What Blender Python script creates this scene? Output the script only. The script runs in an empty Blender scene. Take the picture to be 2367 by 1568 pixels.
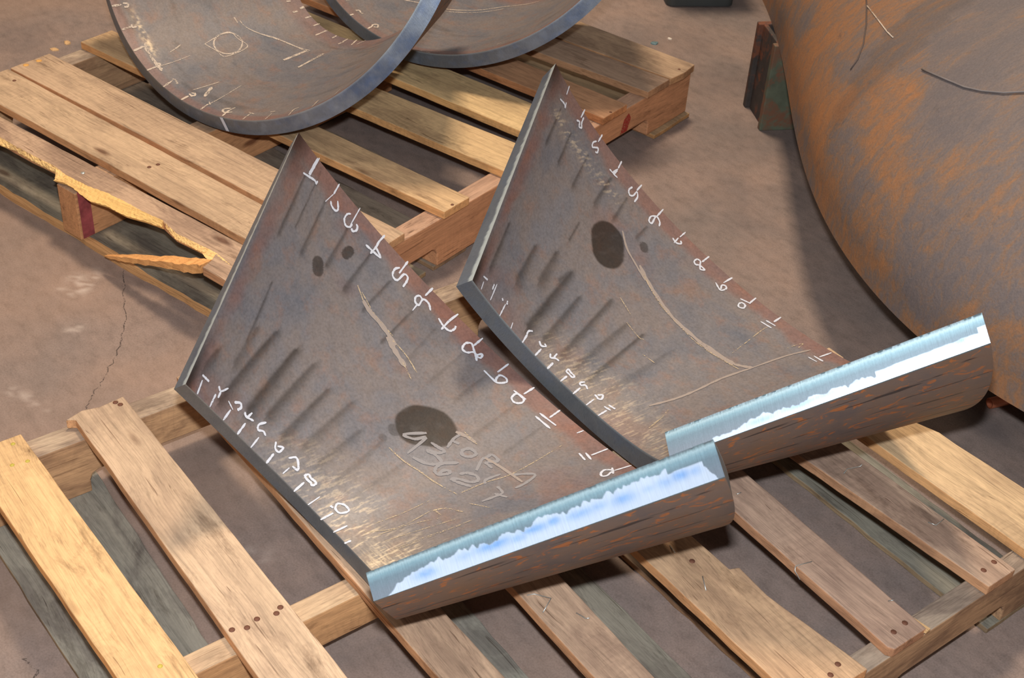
import bpy, bmesh, math, json, random
import numpy as np
from mathutils import Matrix, Vector
C = bpy.context.scene.collection
PI = math.pi
# ------------------------------------------------------------------ data
CONES = json.loads('''{"R1":{"sh":[0.20731,0.50565,0.39908,-1.56081,0.03131,-0.12,-0.13411,0.03832,-0.03826],"o":[-0.762,0.78553,0.16888],"R":[[0.264745,0.923145,-0.278773],[-0.835105,0.364035,0.412404],[0.482192,0.123623,0.867299]]},"R2":{"sh":[0.19997,0.49874,0.39468,-1.60888,0.02887,-0.11986,-0.11953,0.03173,-0.04392],"o":[-0.75117,1.24205,0.16132],"R":[[0.30852,0.824802,-0.473832],[-0.77283,0.507765,0.380668],[0.554571,0.248748,0.794088]]},"PL1":{"sh":[0.19976,0.49809,0.39467,-1.608,0.02551,-0.11923,-0.13229,0.03623,-0.05318],"o":[0.45578,0.03702,0.15129],"R":[[-0.039295,-0.999219,-0.004274],[0.867181,-0.031977,-0.496965],[0.49644,-0.023235,0.86776]]},"PL2":{"sh":[0.2001,0.49931,0.39244,-1.60411,0.03139,-0.13133,-0.12657,0.03925,-0.02663],"o":[0.46819,0.46448,0.15633],"R":[[-0.016203,-0.999526,-0.026186],[0.860829,-0.000622,-0.508894],[0.508636,-0.030787,0.860431]]}}''')
for _c in CONES.values(): _c['o'][2] += .0007
STROKES = json.loads('''{"PL1R":[[1,[-0.9108,1.0057],[-0.9127,0.9605],[-0.9136,0.9214]],[1,[-0.9152,0.9995],[-0.9163,0.9489],[-0.9174,0.9216]],[1,[-0.9346,0.9053],[-0.9153,0.9147],[-0.893,0.9254],[-0.885,0.9213],[-0.8852,0.9343]],[1,[-0.8282,1.004],[-0.8282,0.9549]],[0.5,[-0.8282,0.9549],[-0.8378,0.9026]],[1,[-0.8259,0.9235],[-0.8168,0.9126],[-0.8022,0.9114],[-0.7972,0.9246],[-0.8094,0.9484]],[0.6,[-0.7502,1.0078],[-0.7478,0.9297]],[1,[-0.762,0.9569],[-0.7698,0.9422],[-0.7692,0.9177],[-0.7572,0.9037],[-0.7459,0.9142],[-0.7462,0.9321]],[1,[-0.7408,0.9149],[-0.7338,0.9113],[-0.7272,0.9257],[-0.7298,0.9403],[-0.7362,0.9448]],[1,[-0.6623,1.0109],[-0.6645,0.9708],[-0.6625,0.9425],[-0.6644,0.9036]],[1,[-0.6866,0.9152],[-0.6619,0.9197],[-0.6387,0.9266],[-0.6625,0.9425]],[1,[-0.5812,1.0098],[-0.5792,0.9408]],[1,[-0.5865,0.9612],[-0.5934,0.9398],[-0.5893,0.9138],[-0.5776,0.9073],[-0.5707,0.9183],[-0.5687,0.9546],[-0.5584,0.9585],[-0.5531,0.9426],[-0.5509,0.9103]],[1,[-0.4969,1.0089],[-0.4975,0.9571]],[0.6,[-0.4952,0.8669],[-0.497,0.9082]],[1,[-0.4966,0.9361],[-0.5072,0.938],[-0.5118,0.9202],[-0.5043,0.9034],[-0.493,0.9051],[-0.4954,0.9385],[-0.4789,0.9437],[-0.4641,0.9268]],[1,[-0.4131,1.0083],[-0.4156,0.9541],[-0.4134,0.9005]],[1,[-0.4376,0.9282],[-0.4161,0.9191],[-0.3972,0.9237],[-0.3931,0.947],[-0.3963,0.9601]],[1,[-0.3331,1.0086],[-0.3328,0.9527]],[1,[-0.2994,0.9113],[-0.3189,0.9321],[-0.3305,0.9076],[-0.3447,0.9055],[-0.3498,0.9331],[-0.3405,0.953],[-0.3257,0.9399],[-0.3122,0.9294],[-0.3046,0.9516],[-0.2996,0.9338],[-0.3131,0.9219]],[1,[-0.2469,1.0035],[-0.2461,0.9391]],[1,[-0.2698,0.9019],[-0.2392,0.9004],[-0.2236,0.9042],[-0.2131,0.9331],[-0.2215,0.9452],[-0.236,0.9374],[-0.2352,0.915],[-0.2285,0.8997]],[1,[-0.1628,1.0028],[-0.1625,0.9456]],[1,[-0.185,0.9271],[-0.1476,0.9341]],[1,[-0.1759,0.9223],[-0.1712,0.8949],[-0.1567,0.8886],[-0.1464,0.9085],[-0.1507,0.9271],[-0.1699,0.9291],[-0.1763,0.9189]],[1,[-0.077,1.0009],[-0.0729,0.9417]],[1,[-0.0972,0.928],[-0.0445,0.9332]],[1,[-0.0958,0.9046],[-0.0446,0.9054]],[0.7,[0.0049,0.9965],[0.0028,0.9671]],[1,[0.0875,0.9985],[0.085,0.9276]],[1,[0.0626,0.9007],[0.0918,0.893]],[1,[0.0701,0.9207],[0.0986,0.9115]],[0.7,[0.172,0.9992],[0.1665,0.9324]],[1,[0.1618,0.9312],[0.1512,0.9108],[0.1565,0.8895],[0.1683,0.8803],[0.1742,0.8961],[0.166,0.9235]],[1,[0.1535,0.9389],[0.1762,0.9189]]],"PL1T":[[1.1,[-0.2215,0.5269],[-0.2588,0.4556],[-0.2274,0.4734],[-0.2109,0.5093],[-0.2022,0.4094]],[1.2,[-0.1901,0.5104],[-0.1632,0.5176],[-0.1436,0.5233],[-0.1505,0.4976],[-0.1785,0.4738]],[1.2,[-0.1758,0.4737],[-0.1496,0.4852],[-0.1223,0.4841],[-0.1187,0.4692],[-0.1365,0.4373],[-0.1823,0.4141]],[1.2,[-0.0878,0.5284],[-0.1136,0.475],[-0.1079,0.4415],[-0.0931,0.4323],[-0.0822,0.4433],[-0.0724,0.4662],[-0.0773,0.4776],[-0.0905,0.4625],[-0.0874,0.4349]],[1.2,[-0.0523,0.4949],[-0.0441,0.519],[-0.0218,0.5369],[-0.0024,0.5287],[-0.0093,0.5012],[-0.0371,0.4802],[-0.0495,0.4576],[-0.0214,0.4707],[0.0075,0.4909]],[1,[0.0203,0.5358],[0.0083,0.5524],[0.0136,0.6101]],[1,[0.0478,0.5616],[0.0725,0.5596],[0.0815,0.5468],[0.0775,0.4736]],[1,[0.0695,0.5322],[0.1034,0.5552]],[1,[0.0304,0.6351],[0.065,0.7044],[0.0807,0.653],[0.0828,0.6055]],[1.2,[-0.149,0.5421],[-0.1614,0.586],[-0.162,0.6224]],[1.2,[-0.1576,0.5785],[-0.1388,0.5884]],[1.2,[-0.0871,0.6088],[-0.1084,0.6048],[-0.1167,0.58],[-0.1065,0.564],[-0.0923,0.5696],[-0.0834,0.5906],[-0.0862,0.6106]],[1.2,[-0.0359,0.5537],[-0.0597,0.6034],[-0.0583,0.6212],[-0.0576,0.6483],[-0.0309,0.646],[-0.0441,0.6112]],[1.2,[-0.0479,0.6043],[-0.0184,0.6056]]],"PL1S":[[2.2,[-0.6052,0.7361],[-0.5721,0.7247],[-0.5282,0.722],[-0.4643,0.7024]],[0.8,[-0.6419,0.7646],[-0.6052,0.7361]],[0.7,[-0.6219,0.7571],[-0.5538,0.7299],[-0.4869,0.7232]],[2.2,[-0.4961,0.7021],[-0.4617,0.6865],[-0.4254,0.673],[-0.4056,0.6684]],[0.6,[-0.4198,0.673],[-0.3681,0.6452]],[0.7,[-0.4919,0.7092],[-0.4287,0.7055],[-0.3697,0.6821]],[1.6,[-0.176,0.6158],[-0.1462,0.6325],[-0.1161,0.6398]],[0.8,[-0.1624,0.6408],[-0.1094,0.6375]],[1.2,[-0.0602,0.6178],[-0.009,0.6334],[0.073,0.645]],[0.8,[-0.2523,0.3754],[-0.1887,0.3778],[-0.1263,0.3936],[-0.0728,0.4023],[0.0134,0.4295]],[0.7,[0.0112,0.4416],[0.0162,0.5396],[0.0301,0.6512],[0.0163,0.8827]],[0.9,[0.0261,0.3149],[0.0418,0.3569],[0.0852,0.3925]],[0.8,[0.0305,0.3214],[0.0606,0.3238]],[0.7,[0.0628,0.4338],[0.136,0.4932]],[0.5,[-0.0412,0.098],[-0.0219,0.2172],[-0.0163,0.3327]],[0.5,[0.0178,0.1046],[0.0403,0.2229],[0.0704,0.3169]],[0.6,[0.0607,0.1079],[0.0846,0.2417],[0.102,0.352]],[0.5,[0.1263,0.0833],[0.1314,0.1962],[0.1357,0.39]],[0.5,[-0.0212,0.076],[0.0267,0.1747],[0.0238,0.3117]],[0.5,[0.1179,0.105],[0.1264,0.2441],[0.1373,0.3473]]],"PL1L":[[1,[-0.9292,0.0505],[-0.9208,0.0013]],[1,[-0.9409,0.0638],[-0.8965,0.0635]],[1,[-0.8406,0.0478],[-0.8357,0.0001]],[1,[-0.847,0.0767],[-0.8267,0.0689],[-0.8052,0.0959]],[1,[-0.8267,0.0689],[-0.8233,0.0439]],[1,[-0.7484,0.0453],[-0.7511,-0.0008]],[1.2,[-0.7522,0.0744],[-0.7299,0.088],[-0.7172,0.0782],[-0.7241,0.0618]],[0.6,[-0.777,0.0628],[-0.7404,0.051]],[1,[-0.6657,0.0487],[-0.6658,-0.0015]],[1.1,[-0.6945,0.0762],[-0.6792,0.0683],[-0.6447,0.0761]],[1,[-0.6726,0.0702],[-0.6686,0.0938]],[0.8,[-0.5885,0.0466],[-0.5873,-0.002]],[1,[-0.6026,0.1057],[-0.6197,0.08],[-0.6093,0.0642],[-0.5899,0.074],[-0.5721,0.0681]],[1,[-0.5022,0.0425],[-0.4973,-0.0023]],[1,[-0.527,0.0799],[-0.5118,0.0602],[-0.4916,0.0602],[-0.4918,0.0831],[-0.5114,0.072]],[0.6,[-0.4203,0.0465],[-0.4212,0.0133]],[1,[-0.4492,0.0701],[-0.4277,0.0919],[-0.3913,0.0635],[-0.4166,0.0583]],[1,[-0.3389,0.0475],[-0.337,-0.004]],[1.1,[-0.3173,0.0644],[-0.3396,0.0624],[-0.3562,0.0663],[-0.3514,0.0801],[-0.3349,0.0762],[-0.3168,0.0783],[-0.3064,0.0763],[-0.3086,0.0605],[-0.3191,0.0625]],[0.7,[-0.255,0.0509],[-0.2566,-0.0016]],[1,[-0.1671,0.0437],[-0.1722,-0.0066]],[1,[-0.2004,0.0551],[-0.1857,0.0572]],[1,[-0.1927,0.0787],[-0.178,0.0611],[-0.1518,0.0613],[-0.14,0.0907],[-0.1709,0.0946],[-0.1927,0.0787]],[1,[-0.087,0.0482],[-0.0922,-0.0057]],[1,[-0.0159,0.0201],[-0.0178,-0.0047]]],"PL2R":[[1,[-0.9165,1.0075],[-0.9135,0.9659]],[1,[-0.9299,0.9188],[-0.9069,0.926],[-0.8985,0.9178],[-0.9026,0.9401]],[1,[-0.8328,1.0129],[-0.8332,0.9668]],[1,[-0.8421,0.9359],[-0.8312,0.9456],[-0.8245,0.9277],[-0.8161,0.9374],[-0.8226,0.9515],[-0.8247,0.9811]],[1,[-0.7478,1.0145],[-0.7484,0.9689]],[1,[-0.7533,0.9645],[-0.7609,0.9424],[-0.7563,0.9242],[-0.7455,0.9387]],[1,[-0.7455,0.9387],[-0.7387,0.9465],[-0.7341,0.9281],[-0.7409,0.9205]],[1,[-0.6606,1.0113],[-0.658,0.9685]],[1,[-0.6776,0.9264],[-0.6604,0.9305],[-0.6563,0.9573]],[1,[-0.6569,0.9659],[-0.6632,0.9299],[-0.6451,0.9311]],[1,[-0.5794,1.014],[-0.5809,0.9697]],[1,[-0.596,0.9641],[-0.5993,0.9374],[-0.5895,0.9217],[-0.5805,0.9348],[-0.5786,0.9642],[-0.5688,0.9483],[-0.5676,0.9148]],[1,[-0.4961,1.0132],[-0.4965,0.957]],[1,[-0.4965,0.957],[-0.5079,0.9325],[-0.5048,0.9066],[-0.4945,0.9086],[-0.4979,0.9539],[-0.4809,0.9465],[-0.4747,0.9264]],[0.8,[-0.4149,1.0142],[-0.4161,0.9696]],[1,[-0.428,0.9371],[-0.4121,0.9314],[-0.4016,0.949],[-0.4082,0.9579]],[1,[-0.4174,0.9608],[-0.416,0.9226]],[1,[-0.3287,1.0079],[-0.3297,0.9554]],[1,[-0.3443,0.9498],[-0.3445,0.9283],[-0.3359,0.92],[-0.3274,0.9324],[-0.3142,0.9345],[-0.3095,0.9309],[-0.3179,0.9186],[-0.3266,0.9343],[-0.3341,0.9524],[-0.3443,0.9498]],[1,[-0.2482,1.006],[-0.2511,0.9498]],[1,[-0.2647,0.9207],[-0.2405,0.9063],[-0.234,0.9323],[-0.2408,0.9437],[-0.2485,0.9332],[-0.2415,0.9116]],[1,[-0.1671,1.0033],[-0.1642,0.9526]],[1,[-0.1889,0.942],[-0.1618,0.9584]],[1,[-0.1801,0.9146],[-0.1724,0.9003],[-0.1619,0.912],[-0.1664,0.9308],[-0.177,0.9299],[-0.1801,0.9146]],[1,[-0.0835,1.0036],[-0.0813,0.9557]],[1,[-0.1021,0.9117],[-0.0685,0.9188]],[1,[-0.0972,0.9354],[-0.0683,0.9424]],[1,[0.0926,0.9914],[0.0903,0.9321]],[0.8,[0.074,0.8976],[0.1039,0.9]],[1,[0.0783,0.9206],[0.1111,0.9208]]],"PL2L":[[0.7,[-0.9233,0.0387],[-0.9186,0.006]],[1,[-0.9387,0.0527],[-0.9039,0.0587]],[0.8,[-0.8434,0.082],[-0.8377,0.0104]],[1,[-0.857,0.0719],[-0.8542,0.0488]],[0.8,[-0.7532,0.0548],[-0.7499,-0.0029]],[1,[-0.7833,0.0605],[-0.7736,0.055]],[1,[-0.7526,0.0721],[-0.7456,0.0576]],[0.6,[-0.6741,0.0243],[-0.6664,-0.0012]],[1,[-0.5854,0.0383],[-0.5813,-0.0052]],[1,[-0.5753,0.0674],[-0.5896,0.0535],[-0.5879,0.036]],[1,[-0.496,0.0396],[-0.4975,-0.0031]],[1,[-0.5253,0.0585],[-0.5055,0.0503],[-0.4884,0.0641],[-0.5003,0.0682]],[1,[-0.4162,0.0344],[-0.4161,-0.0052]],[1,[-0.4525,0.056],[-0.4406,0.0429],[-0.4243,0.0564],[-0.4042,0.061]],[1,[-0.4304,0.0541],[-0.4321,0.0786]],[1,[-0.3322,0.0363],[-0.3335,-0.0032]],[1,[-0.3523,0.0654],[-0.3494,0.0498],[-0.3331,0.0496],[-0.3128,0.0493],[-0.3117,0.0603],[-0.3319,0.0607],[-0.3523,0.0654]],[1,[-0.2539,0.0389],[-0.2518,-0.0049]],[1,[-0.2627,0.0745],[-0.2728,0.0571],[-0.2616,0.0502],[-0.2493,0.0652],[-0.2297,0.0578]],[0.8,[-0.1747,0.0443],[-0.1713,-0.0016]],[1,[-0.1911,0.0627],[-0.163,0.0589]],[1,[-0.1818,0.0688],[-0.1686,0.0856],[-0.1564,0.0673],[-0.1706,0.055]],[1,[-0.0962,0.0437],[-0.0942,-0.0016]],[1,[-0.1199,0.0497],[-0.0865,0.056]],[1,[-0.1141,0.0689],[-0.081,0.0751]]],"PL2S":[[0.9,[-0.5438,0.7571],[-0.5022,0.7105],[-0.4526,0.6853],[-0.3967,0.6595]],[1.6,[-0.4405,0.696],[-0.3825,0.6623],[-0.3297,0.6392],[-0.2564,0.6156],[-0.1826,0.613],[-0.1212,0.6092]],[2.4,[-0.136,0.6118],[-0.0751,0.6181],[-0.0172,0.6285]],[1.4,[-0.0172,0.6285],[0.0094,0.6535],[0.0253,0.6751]],[0.7,[-0.4175,0.6778],[-0.3223,0.6266],[-0.217,0.6055],[-0.1267,0.5984],[0.0073,0.6224]],[1,[-0.0183,0.1908],[0.0043,0.2894],[0.012,0.386],[0.0119,0.5248],[0.0253,0.6751]],[0.8,[0.0253,0.6751],[0.0368,0.8289],[0.0534,0.9415]],[0.5,[-0.0561,0.6727],[-0.0765,0.8705],[-0.0753,0.9259]],[0.6,[0.0133,0.8727],[0.0216,0.948],[0.0297,0.9088]],[0.7,[0.0929,0.1041],[0.0714,0.1635],[0.0684,0.1769],[0.0408,0.2333]],[0.5,[-0.4142,0.5006],[-0.3502,0.4755]],[0.5,[-0.339,0.4314],[-0.2752,0.4189],[-0.2569,0.4273]],[0.5,[-0.2177,0.3672],[-0.1668,0.3742]]],"R1N":[[1,[0.5857,0.9995],[0.5877,0.9503]],[1,[0.5924,0.9407],[0.5882,0.9165],[0.5781,0.9252],[0.5791,0.9397]],[1,[0.4997,0.9968],[0.506,0.9472]],[1,[0.5135,0.9387],[0.5025,0.9418],[0.5026,0.9188]],[1,[0.4162,0.9996],[0.4242,0.9359]],[1,[0.4346,0.9239],[0.4168,0.93]],[1,[0.331,1.0037],[0.3337,0.948]],[1,[0.345,0.937],[0.3407,0.9207],[0.3245,0.9407],[0.3094,0.9395]],[1,[0.2458,1.0032],[0.2572,0.9371]],[1,[0.2631,0.9304],[0.2557,0.9217],[0.2343,0.9336]],[1,[0.1639,1.002],[0.1665,0.9534]],[1,[0.1744,0.9383],[0.1564,0.9445]],[1,[0.1733,0.9262],[0.1631,0.9171],[0.1552,0.9325],[0.1634,0.9376]],[0.8,[0.083,1.0017],[0.0901,0.9377]],[0.6,[0.0983,0.9206],[0.0817,0.9363]],[1,[-0.0011,0.9934],[0.0059,0.9416],[0.0024,0.8955]],[1,[-0.0103,0.939],[0.0052,0.9584],[0.0201,0.9528],[0.0264,0.9319],[0.0116,0.911]],[0.7,[-0.0797,0.9964],[-0.076,0.9271]],[0.6,[-0.061,0.9144],[-0.0928,0.9322]],[0.7,[-0.1625,0.9946],[-0.1574,0.9271]],[0.7,[-0.143,0.9074],[-0.1606,0.9027]],[0.7,[-0.2479,0.9961],[-0.2395,0.9255],[-0.2531,0.9107]],[0.7,[-0.3292,0.9861],[-0.3245,0.8999]],[0.7,[-0.4053,0.9598],[-0.4114,0.9049]]],"R1C":[[0.8,[0.3171,0.4599],[0.3009,0.4779],[0.289,0.501],[0.2825,0.5264],[0.2821,0.5514],[0.2873,0.5737],[0.2975,0.5913],[0.3113,0.6028],[0.3275,0.6075],[0.3446,0.605],[0.3612,0.5955],[0.3758,0.5799],[0.3873,0.5594],[0.3947,0.5356],[0.3971,0.5106],[0.394,0.4869],[0.3854,0.467],[0.372,0.453],[0.3548,0.4467],[0.3358,0.4491],[0.3171,0.4599]],[0.5,[0.3697,0.6414],[0.3223,0.6127],[0.278,0.5959],[0.2882,0.4538],[0.3474,0.4606],[0.3994,0.4874],[0.3697,0.6414]],[0.5,[0.443,0.3868],[0.3875,0.3702],[0.2351,0.2568],[0.0885,0.2351]],[0.6,[0.3393,0.333],[0.2721,0.2739],[0.0938,0.2183]],[0.5,[0.4688,0.4058],[0.4339,0.4051]],[0.6,[0.3757,0.8318],[0.3865,0.7859],[0.3948,0.7587]],[0.4,[0.3329,0.9977],[0.3314,0.8595],[0.3364,0.7544]],[0.4,[0.0891,0.9824],[0.0874,0.8692],[0.0961,0.7083]],[0.4,[0.1831,0.9044],[0.1665,0.7601]],[1.6,[0.1308,0.9015],[0.1582,0.8175]],[1.5,[0.1201,0.3816],[0.1049,0.2282]],[1.5,[0.0195,0.3982],[0.0109,0.2051]],[1.5,[0.4236,0.9325],[0.3723,0.9361],[0.3385,0.9392],[0.3151,0.9336]]],"R1F":[[1,[0.4436,0.0006],[0.4364,0.0287]],[1,[0.4219,0.0809],[0.4218,0.0516]],[0.7,[0.3562,0.0011],[0.3559,0.0412]],[0.7,[0.2747,-0.0047],[0.275,0.0371]],[0.7,[0.1918,-0.0013],[0.1924,0.0843]],[0.7,[0.1045,0.0039],[0.1016,0.0404]],[0.7,[0.0141,0.0005],[0.017,0.0436]],[0.7,[0.0088,0.0402],[0.0204,0.0763]],[0.7,[-0.0514,-0.0078],[-0.0683,0.0661]],[0.4,[-0.1255,-0.0007],[-0.0948,0.0591]],[0.7,[0.5072,0.0816],[0.5048,0.0564]]],"R2N":[[0.7,[0.4217,0.9762],[0.4209,1.0034]],[0.7,[0.4353,0.9422],[0.4314,0.9212],[0.4199,0.9259],[0.4099,0.9184]],[0.8,[0.3428,0.9594],[0.3389,0.9966]],[0.7,[0.3428,0.9594],[0.3489,0.9383],[0.3422,0.9152],[0.3304,0.9347],[0.3389,0.9546]],[0.7,[0.4888,0.9431],[0.4874,0.9195]],[0.6,[0.305,0.4374],[0.1896,0.2905],[0.0755,0.1389],[-0.1152,0.0711]],[0.5,[0.2859,0.4512],[0.1779,0.3264],[0.0724,0.1841]],[0.6,[0.4341,0.6001],[0.3935,0.5279],[0.3343,0.4507]],[0.5,[-0.1194,0.9297],[-0.1419,0.9035]],[0.4,[0.131,0.9905],[0.0891,0.9957]]]}''')
STAINS = json.loads('''{"PL1":[["o",1,0.036,[-0.2539,0.5276],[-0.2233,0.5641]],["o",0.8,0.011,[-0.7653,0.7007],[-0.7559,0.6832]],["o",0.8,0.009,[-0.7146,0.8216],[-0.7109,0.8411]],["o",0.5,0.009,[-0.291,0.4442],[-0.2851,0.4415]],["o",0.4,0.006,[-0.292,0.3877],[-0.2893,0.389]],["d",0.75,0.004,[-0.9258,0.9105],[-0.9187,0.6591]],["d",0.75,0.004,[-0.8388,0.9046],[-0.8263,0.6795]],["d",0.75,0.005,[-0.7491,0.8981],[-0.7437,0.7257]],["d",0.75,0.005,[-0.6644,0.9036],[-0.6661,0.7126]],["d",0.75,0.004,[-0.5842,0.8853],[-0.5911,0.7106]],["d",0.75,0.003,[-0.4952,0.8669],[-0.4981,0.6702]],["d",0.75,0.002,[-0.889,0.9741],[-0.8794,0.7319]],["d",0.75,0.003,[-0.8609,0.5008],[-0.8368,0.2678]],["d",0.35,0.004,[-0.4271,0.8864],[-0.4171,0.6995]],["d",0.35,0.004,[-0.3358,0.8854],[-0.3364,0.6964]],["d",0.35,0.004,[-0.259,0.8992],[-0.2535,0.7152]],["d",0.35,0.004,[-0.1535,0.8956],[-0.1398,0.6623]],["d",0.35,0.004,[-0.0616,0.8848],[-0.0492,0.6965]],["d",0.6,0.009,[-0.8287,0.3332],[-0.8331,0.1841]],["d",0.9,0.01,[-0.7615,0.3769],[-0.8083,0.0476]],["d",1,0.012,[-0.6749,0.3837],[-0.6884,0.0977]],["d",0.8,0.01,[-0.6009,0.394],[-0.6153,0.1335]],["d",0.8,0.009,[-0.5173,0.3654],[-0.5233,0.1177]],["d",0.6,0.009,[-0.4358,0.4004],[-0.4424,0.1459]],["d",0.5,0.008,[-0.3545,0.3405],[-0.3587,0.146]],["d",0.35,0.007,[-0.2837,0.374],[-0.2693,0.1421]],["d",0.3,0.007,[-0.184,0.3683],[-0.1819,0.1622]],["d",0.7,0.012,[-0.9256,0.1676],[-0.9454,0.0924]]],"PL2":[["o",1,0.034,[-0.5621,0.6641],[-0.5377,0.6252]],["o",0.7,0.008,[-0.469,0.7878],[-0.4632,0.7796]],["d",0.75,0.004,[-0.9118,0.8921],[-0.9118,0.7202]],["d",0.75,0.004,[-0.8405,0.8659],[-0.8346,0.7161]],["d",0.75,0.004,[-0.7561,0.877],[-0.751,0.7066]],["d",0.75,0.006,[-0.6605,0.902],[-0.6607,0.7397]],["d",0.75,0.004,[-0.5912,0.8984],[-0.5867,0.7686]],["d",0.75,0.004,[-0.4991,0.8752],[-0.5019,0.7948]],["d",0.75,0.003,[-0.6674,0.6083],[-0.6642,0.5083]],["d",0.75,0.006,[-0.9202,0.3082],[-0.9177,0.1034]],["d",0.75,0.01,[-0.7634,0.3455],[-0.7595,0.1751]],["d",0.75,0.01,[-0.6782,0.4132],[-0.673,0.2627]],["d",0.75,0.01,[-0.5979,0.3966],[-0.6055,0.3355]],["d",1,0.011,[-0.5931,0.4038],[-0.6054,0.0724]],["d",0.8,0.009,[-0.5156,0.3476],[-0.515,0.0856]],["d",0.8,0.009,[-0.4294,0.4564],[-0.4163,0.0922]],["d",0.6,0.009,[-0.3357,0.4265],[-0.3427,0.1055]],["d",0.8,0.006,[-0.274,0.4429],[-0.2643,0.1035]],["d",0.35,0.008,[-0.1715,0.4816],[-0.1743,0.1347]]]}''')

def lin(r, g, b, a=1.0):
    f = lambda c: (c/255/12.92) if c/255 <= .04045 else ((c/255+.055)/1.055)**2.4
    return (f(r), f(g), f(b), a)

# ------------------------------------------------------------------ scene helpers
def tag(o, label=None, cat=None, group=None, kind=None):
    if label: o['label'] = label
    if cat: o['category'] = cat
    if group: o['group'] = group
    if kind: o['kind'] = kind
    return o
def empty(name, loc, rz=0.0):
    o = bpy.data.objects.new(name, None); C.objects.link(o)
    o.location = loc; o.rotation_euler = (0, 0, rz); o.empty_display_size = .05
    return o
def link(name, me, mats, parent=None):
    o = bpy.data.objects.new(name, me); C.objects.link(o)
    for m in mats: me.materials.append(m)
    if parent: o.parent = parent
    return o
def mesh(name, V, F, smooth=False, mi=None):
    me = bpy.data.meshes.new(name); me.from_pydata([tuple(map(float, v)) for v in V], [], F)
    if mi is not None: me.polygons.foreach_set('material_index', np.array(mi, dtype=np.int32))
    if smooth: me.polygons.foreach_set('use_smooth', np.ones(len(F), dtype=bool))
    me.update(); return me
def fixn(me):
    bm = bmesh.new(); bm.from_mesh(me); bmesh.ops.recalc_face_normals(bm, faces=bm.faces); bm.to_mesh(me); bm.free()
def tube(pts, r, n=8, closed_caps=True):
    V, F = [], []
    P = [Vector(p) for p in pts]
    for i, p in enumerate(P):
        d = (P[min(i+1, len(P)-1)] - P[max(i-1, 0)]).normalized()
        a = d.cross(Vector((0, 0, 1)) if abs(d.z) < .9 else Vector((1, 0, 0))).normalized(); b = d.cross(a)
        for k in range(n):
            t = 2*PI*k/n; V.append(p + a*r*math.cos(t) + b*r*math.sin(t))
    for i in range(len(P)-1):
        for k in range(n):
            F.append((i*n+k, i*n+(k+1) % n, (i+1)*n+(k+1) % n, (i+1)*n+k))
    F.append(tuple(range(n))[::-1]); F.append(tuple((len(P)-1)*n+k for k in range(n)))
    return V, F

# value noise on arrays
def vnoise(x, y, seed=0):
    xi = np.floor(x).astype(np.int64); yi = np.floor(y).astype(np.int64); fx = x-xi; fy = y-yi
    fx = fx*fx*(3-2*fx); fy = fy*fy*(3-2*fy)
    def h(a, b):
        n = (a*374761393 + b*668265263 + seed*974711) & 0x7fffffff
        n = ((n ^ (n >> 13))*1274126177) & 0x7fffffff
        return ((n ^ (n >> 16)) & 0xffff)/65535.0
    return (h(xi, yi)*(1-fx)+h(xi+1, yi)*fx)*(1-fy)+(h(xi, yi+1)*(1-fx)+h(xi+1, yi+1)*fx)*fy
def fbm(x, y, seed=0, o=4):
    s = 0; a = .5; t = 0
    for i in range(o):
        s = s+a*vnoise(x*2**i, y*2**i, seed+i*17); t += a; a *= .5
    return s/t
def sstep(a, b, x):
    t = np.clip((x-a)/(b-a), 0, 1); return t*t*(3-2*t)

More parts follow.
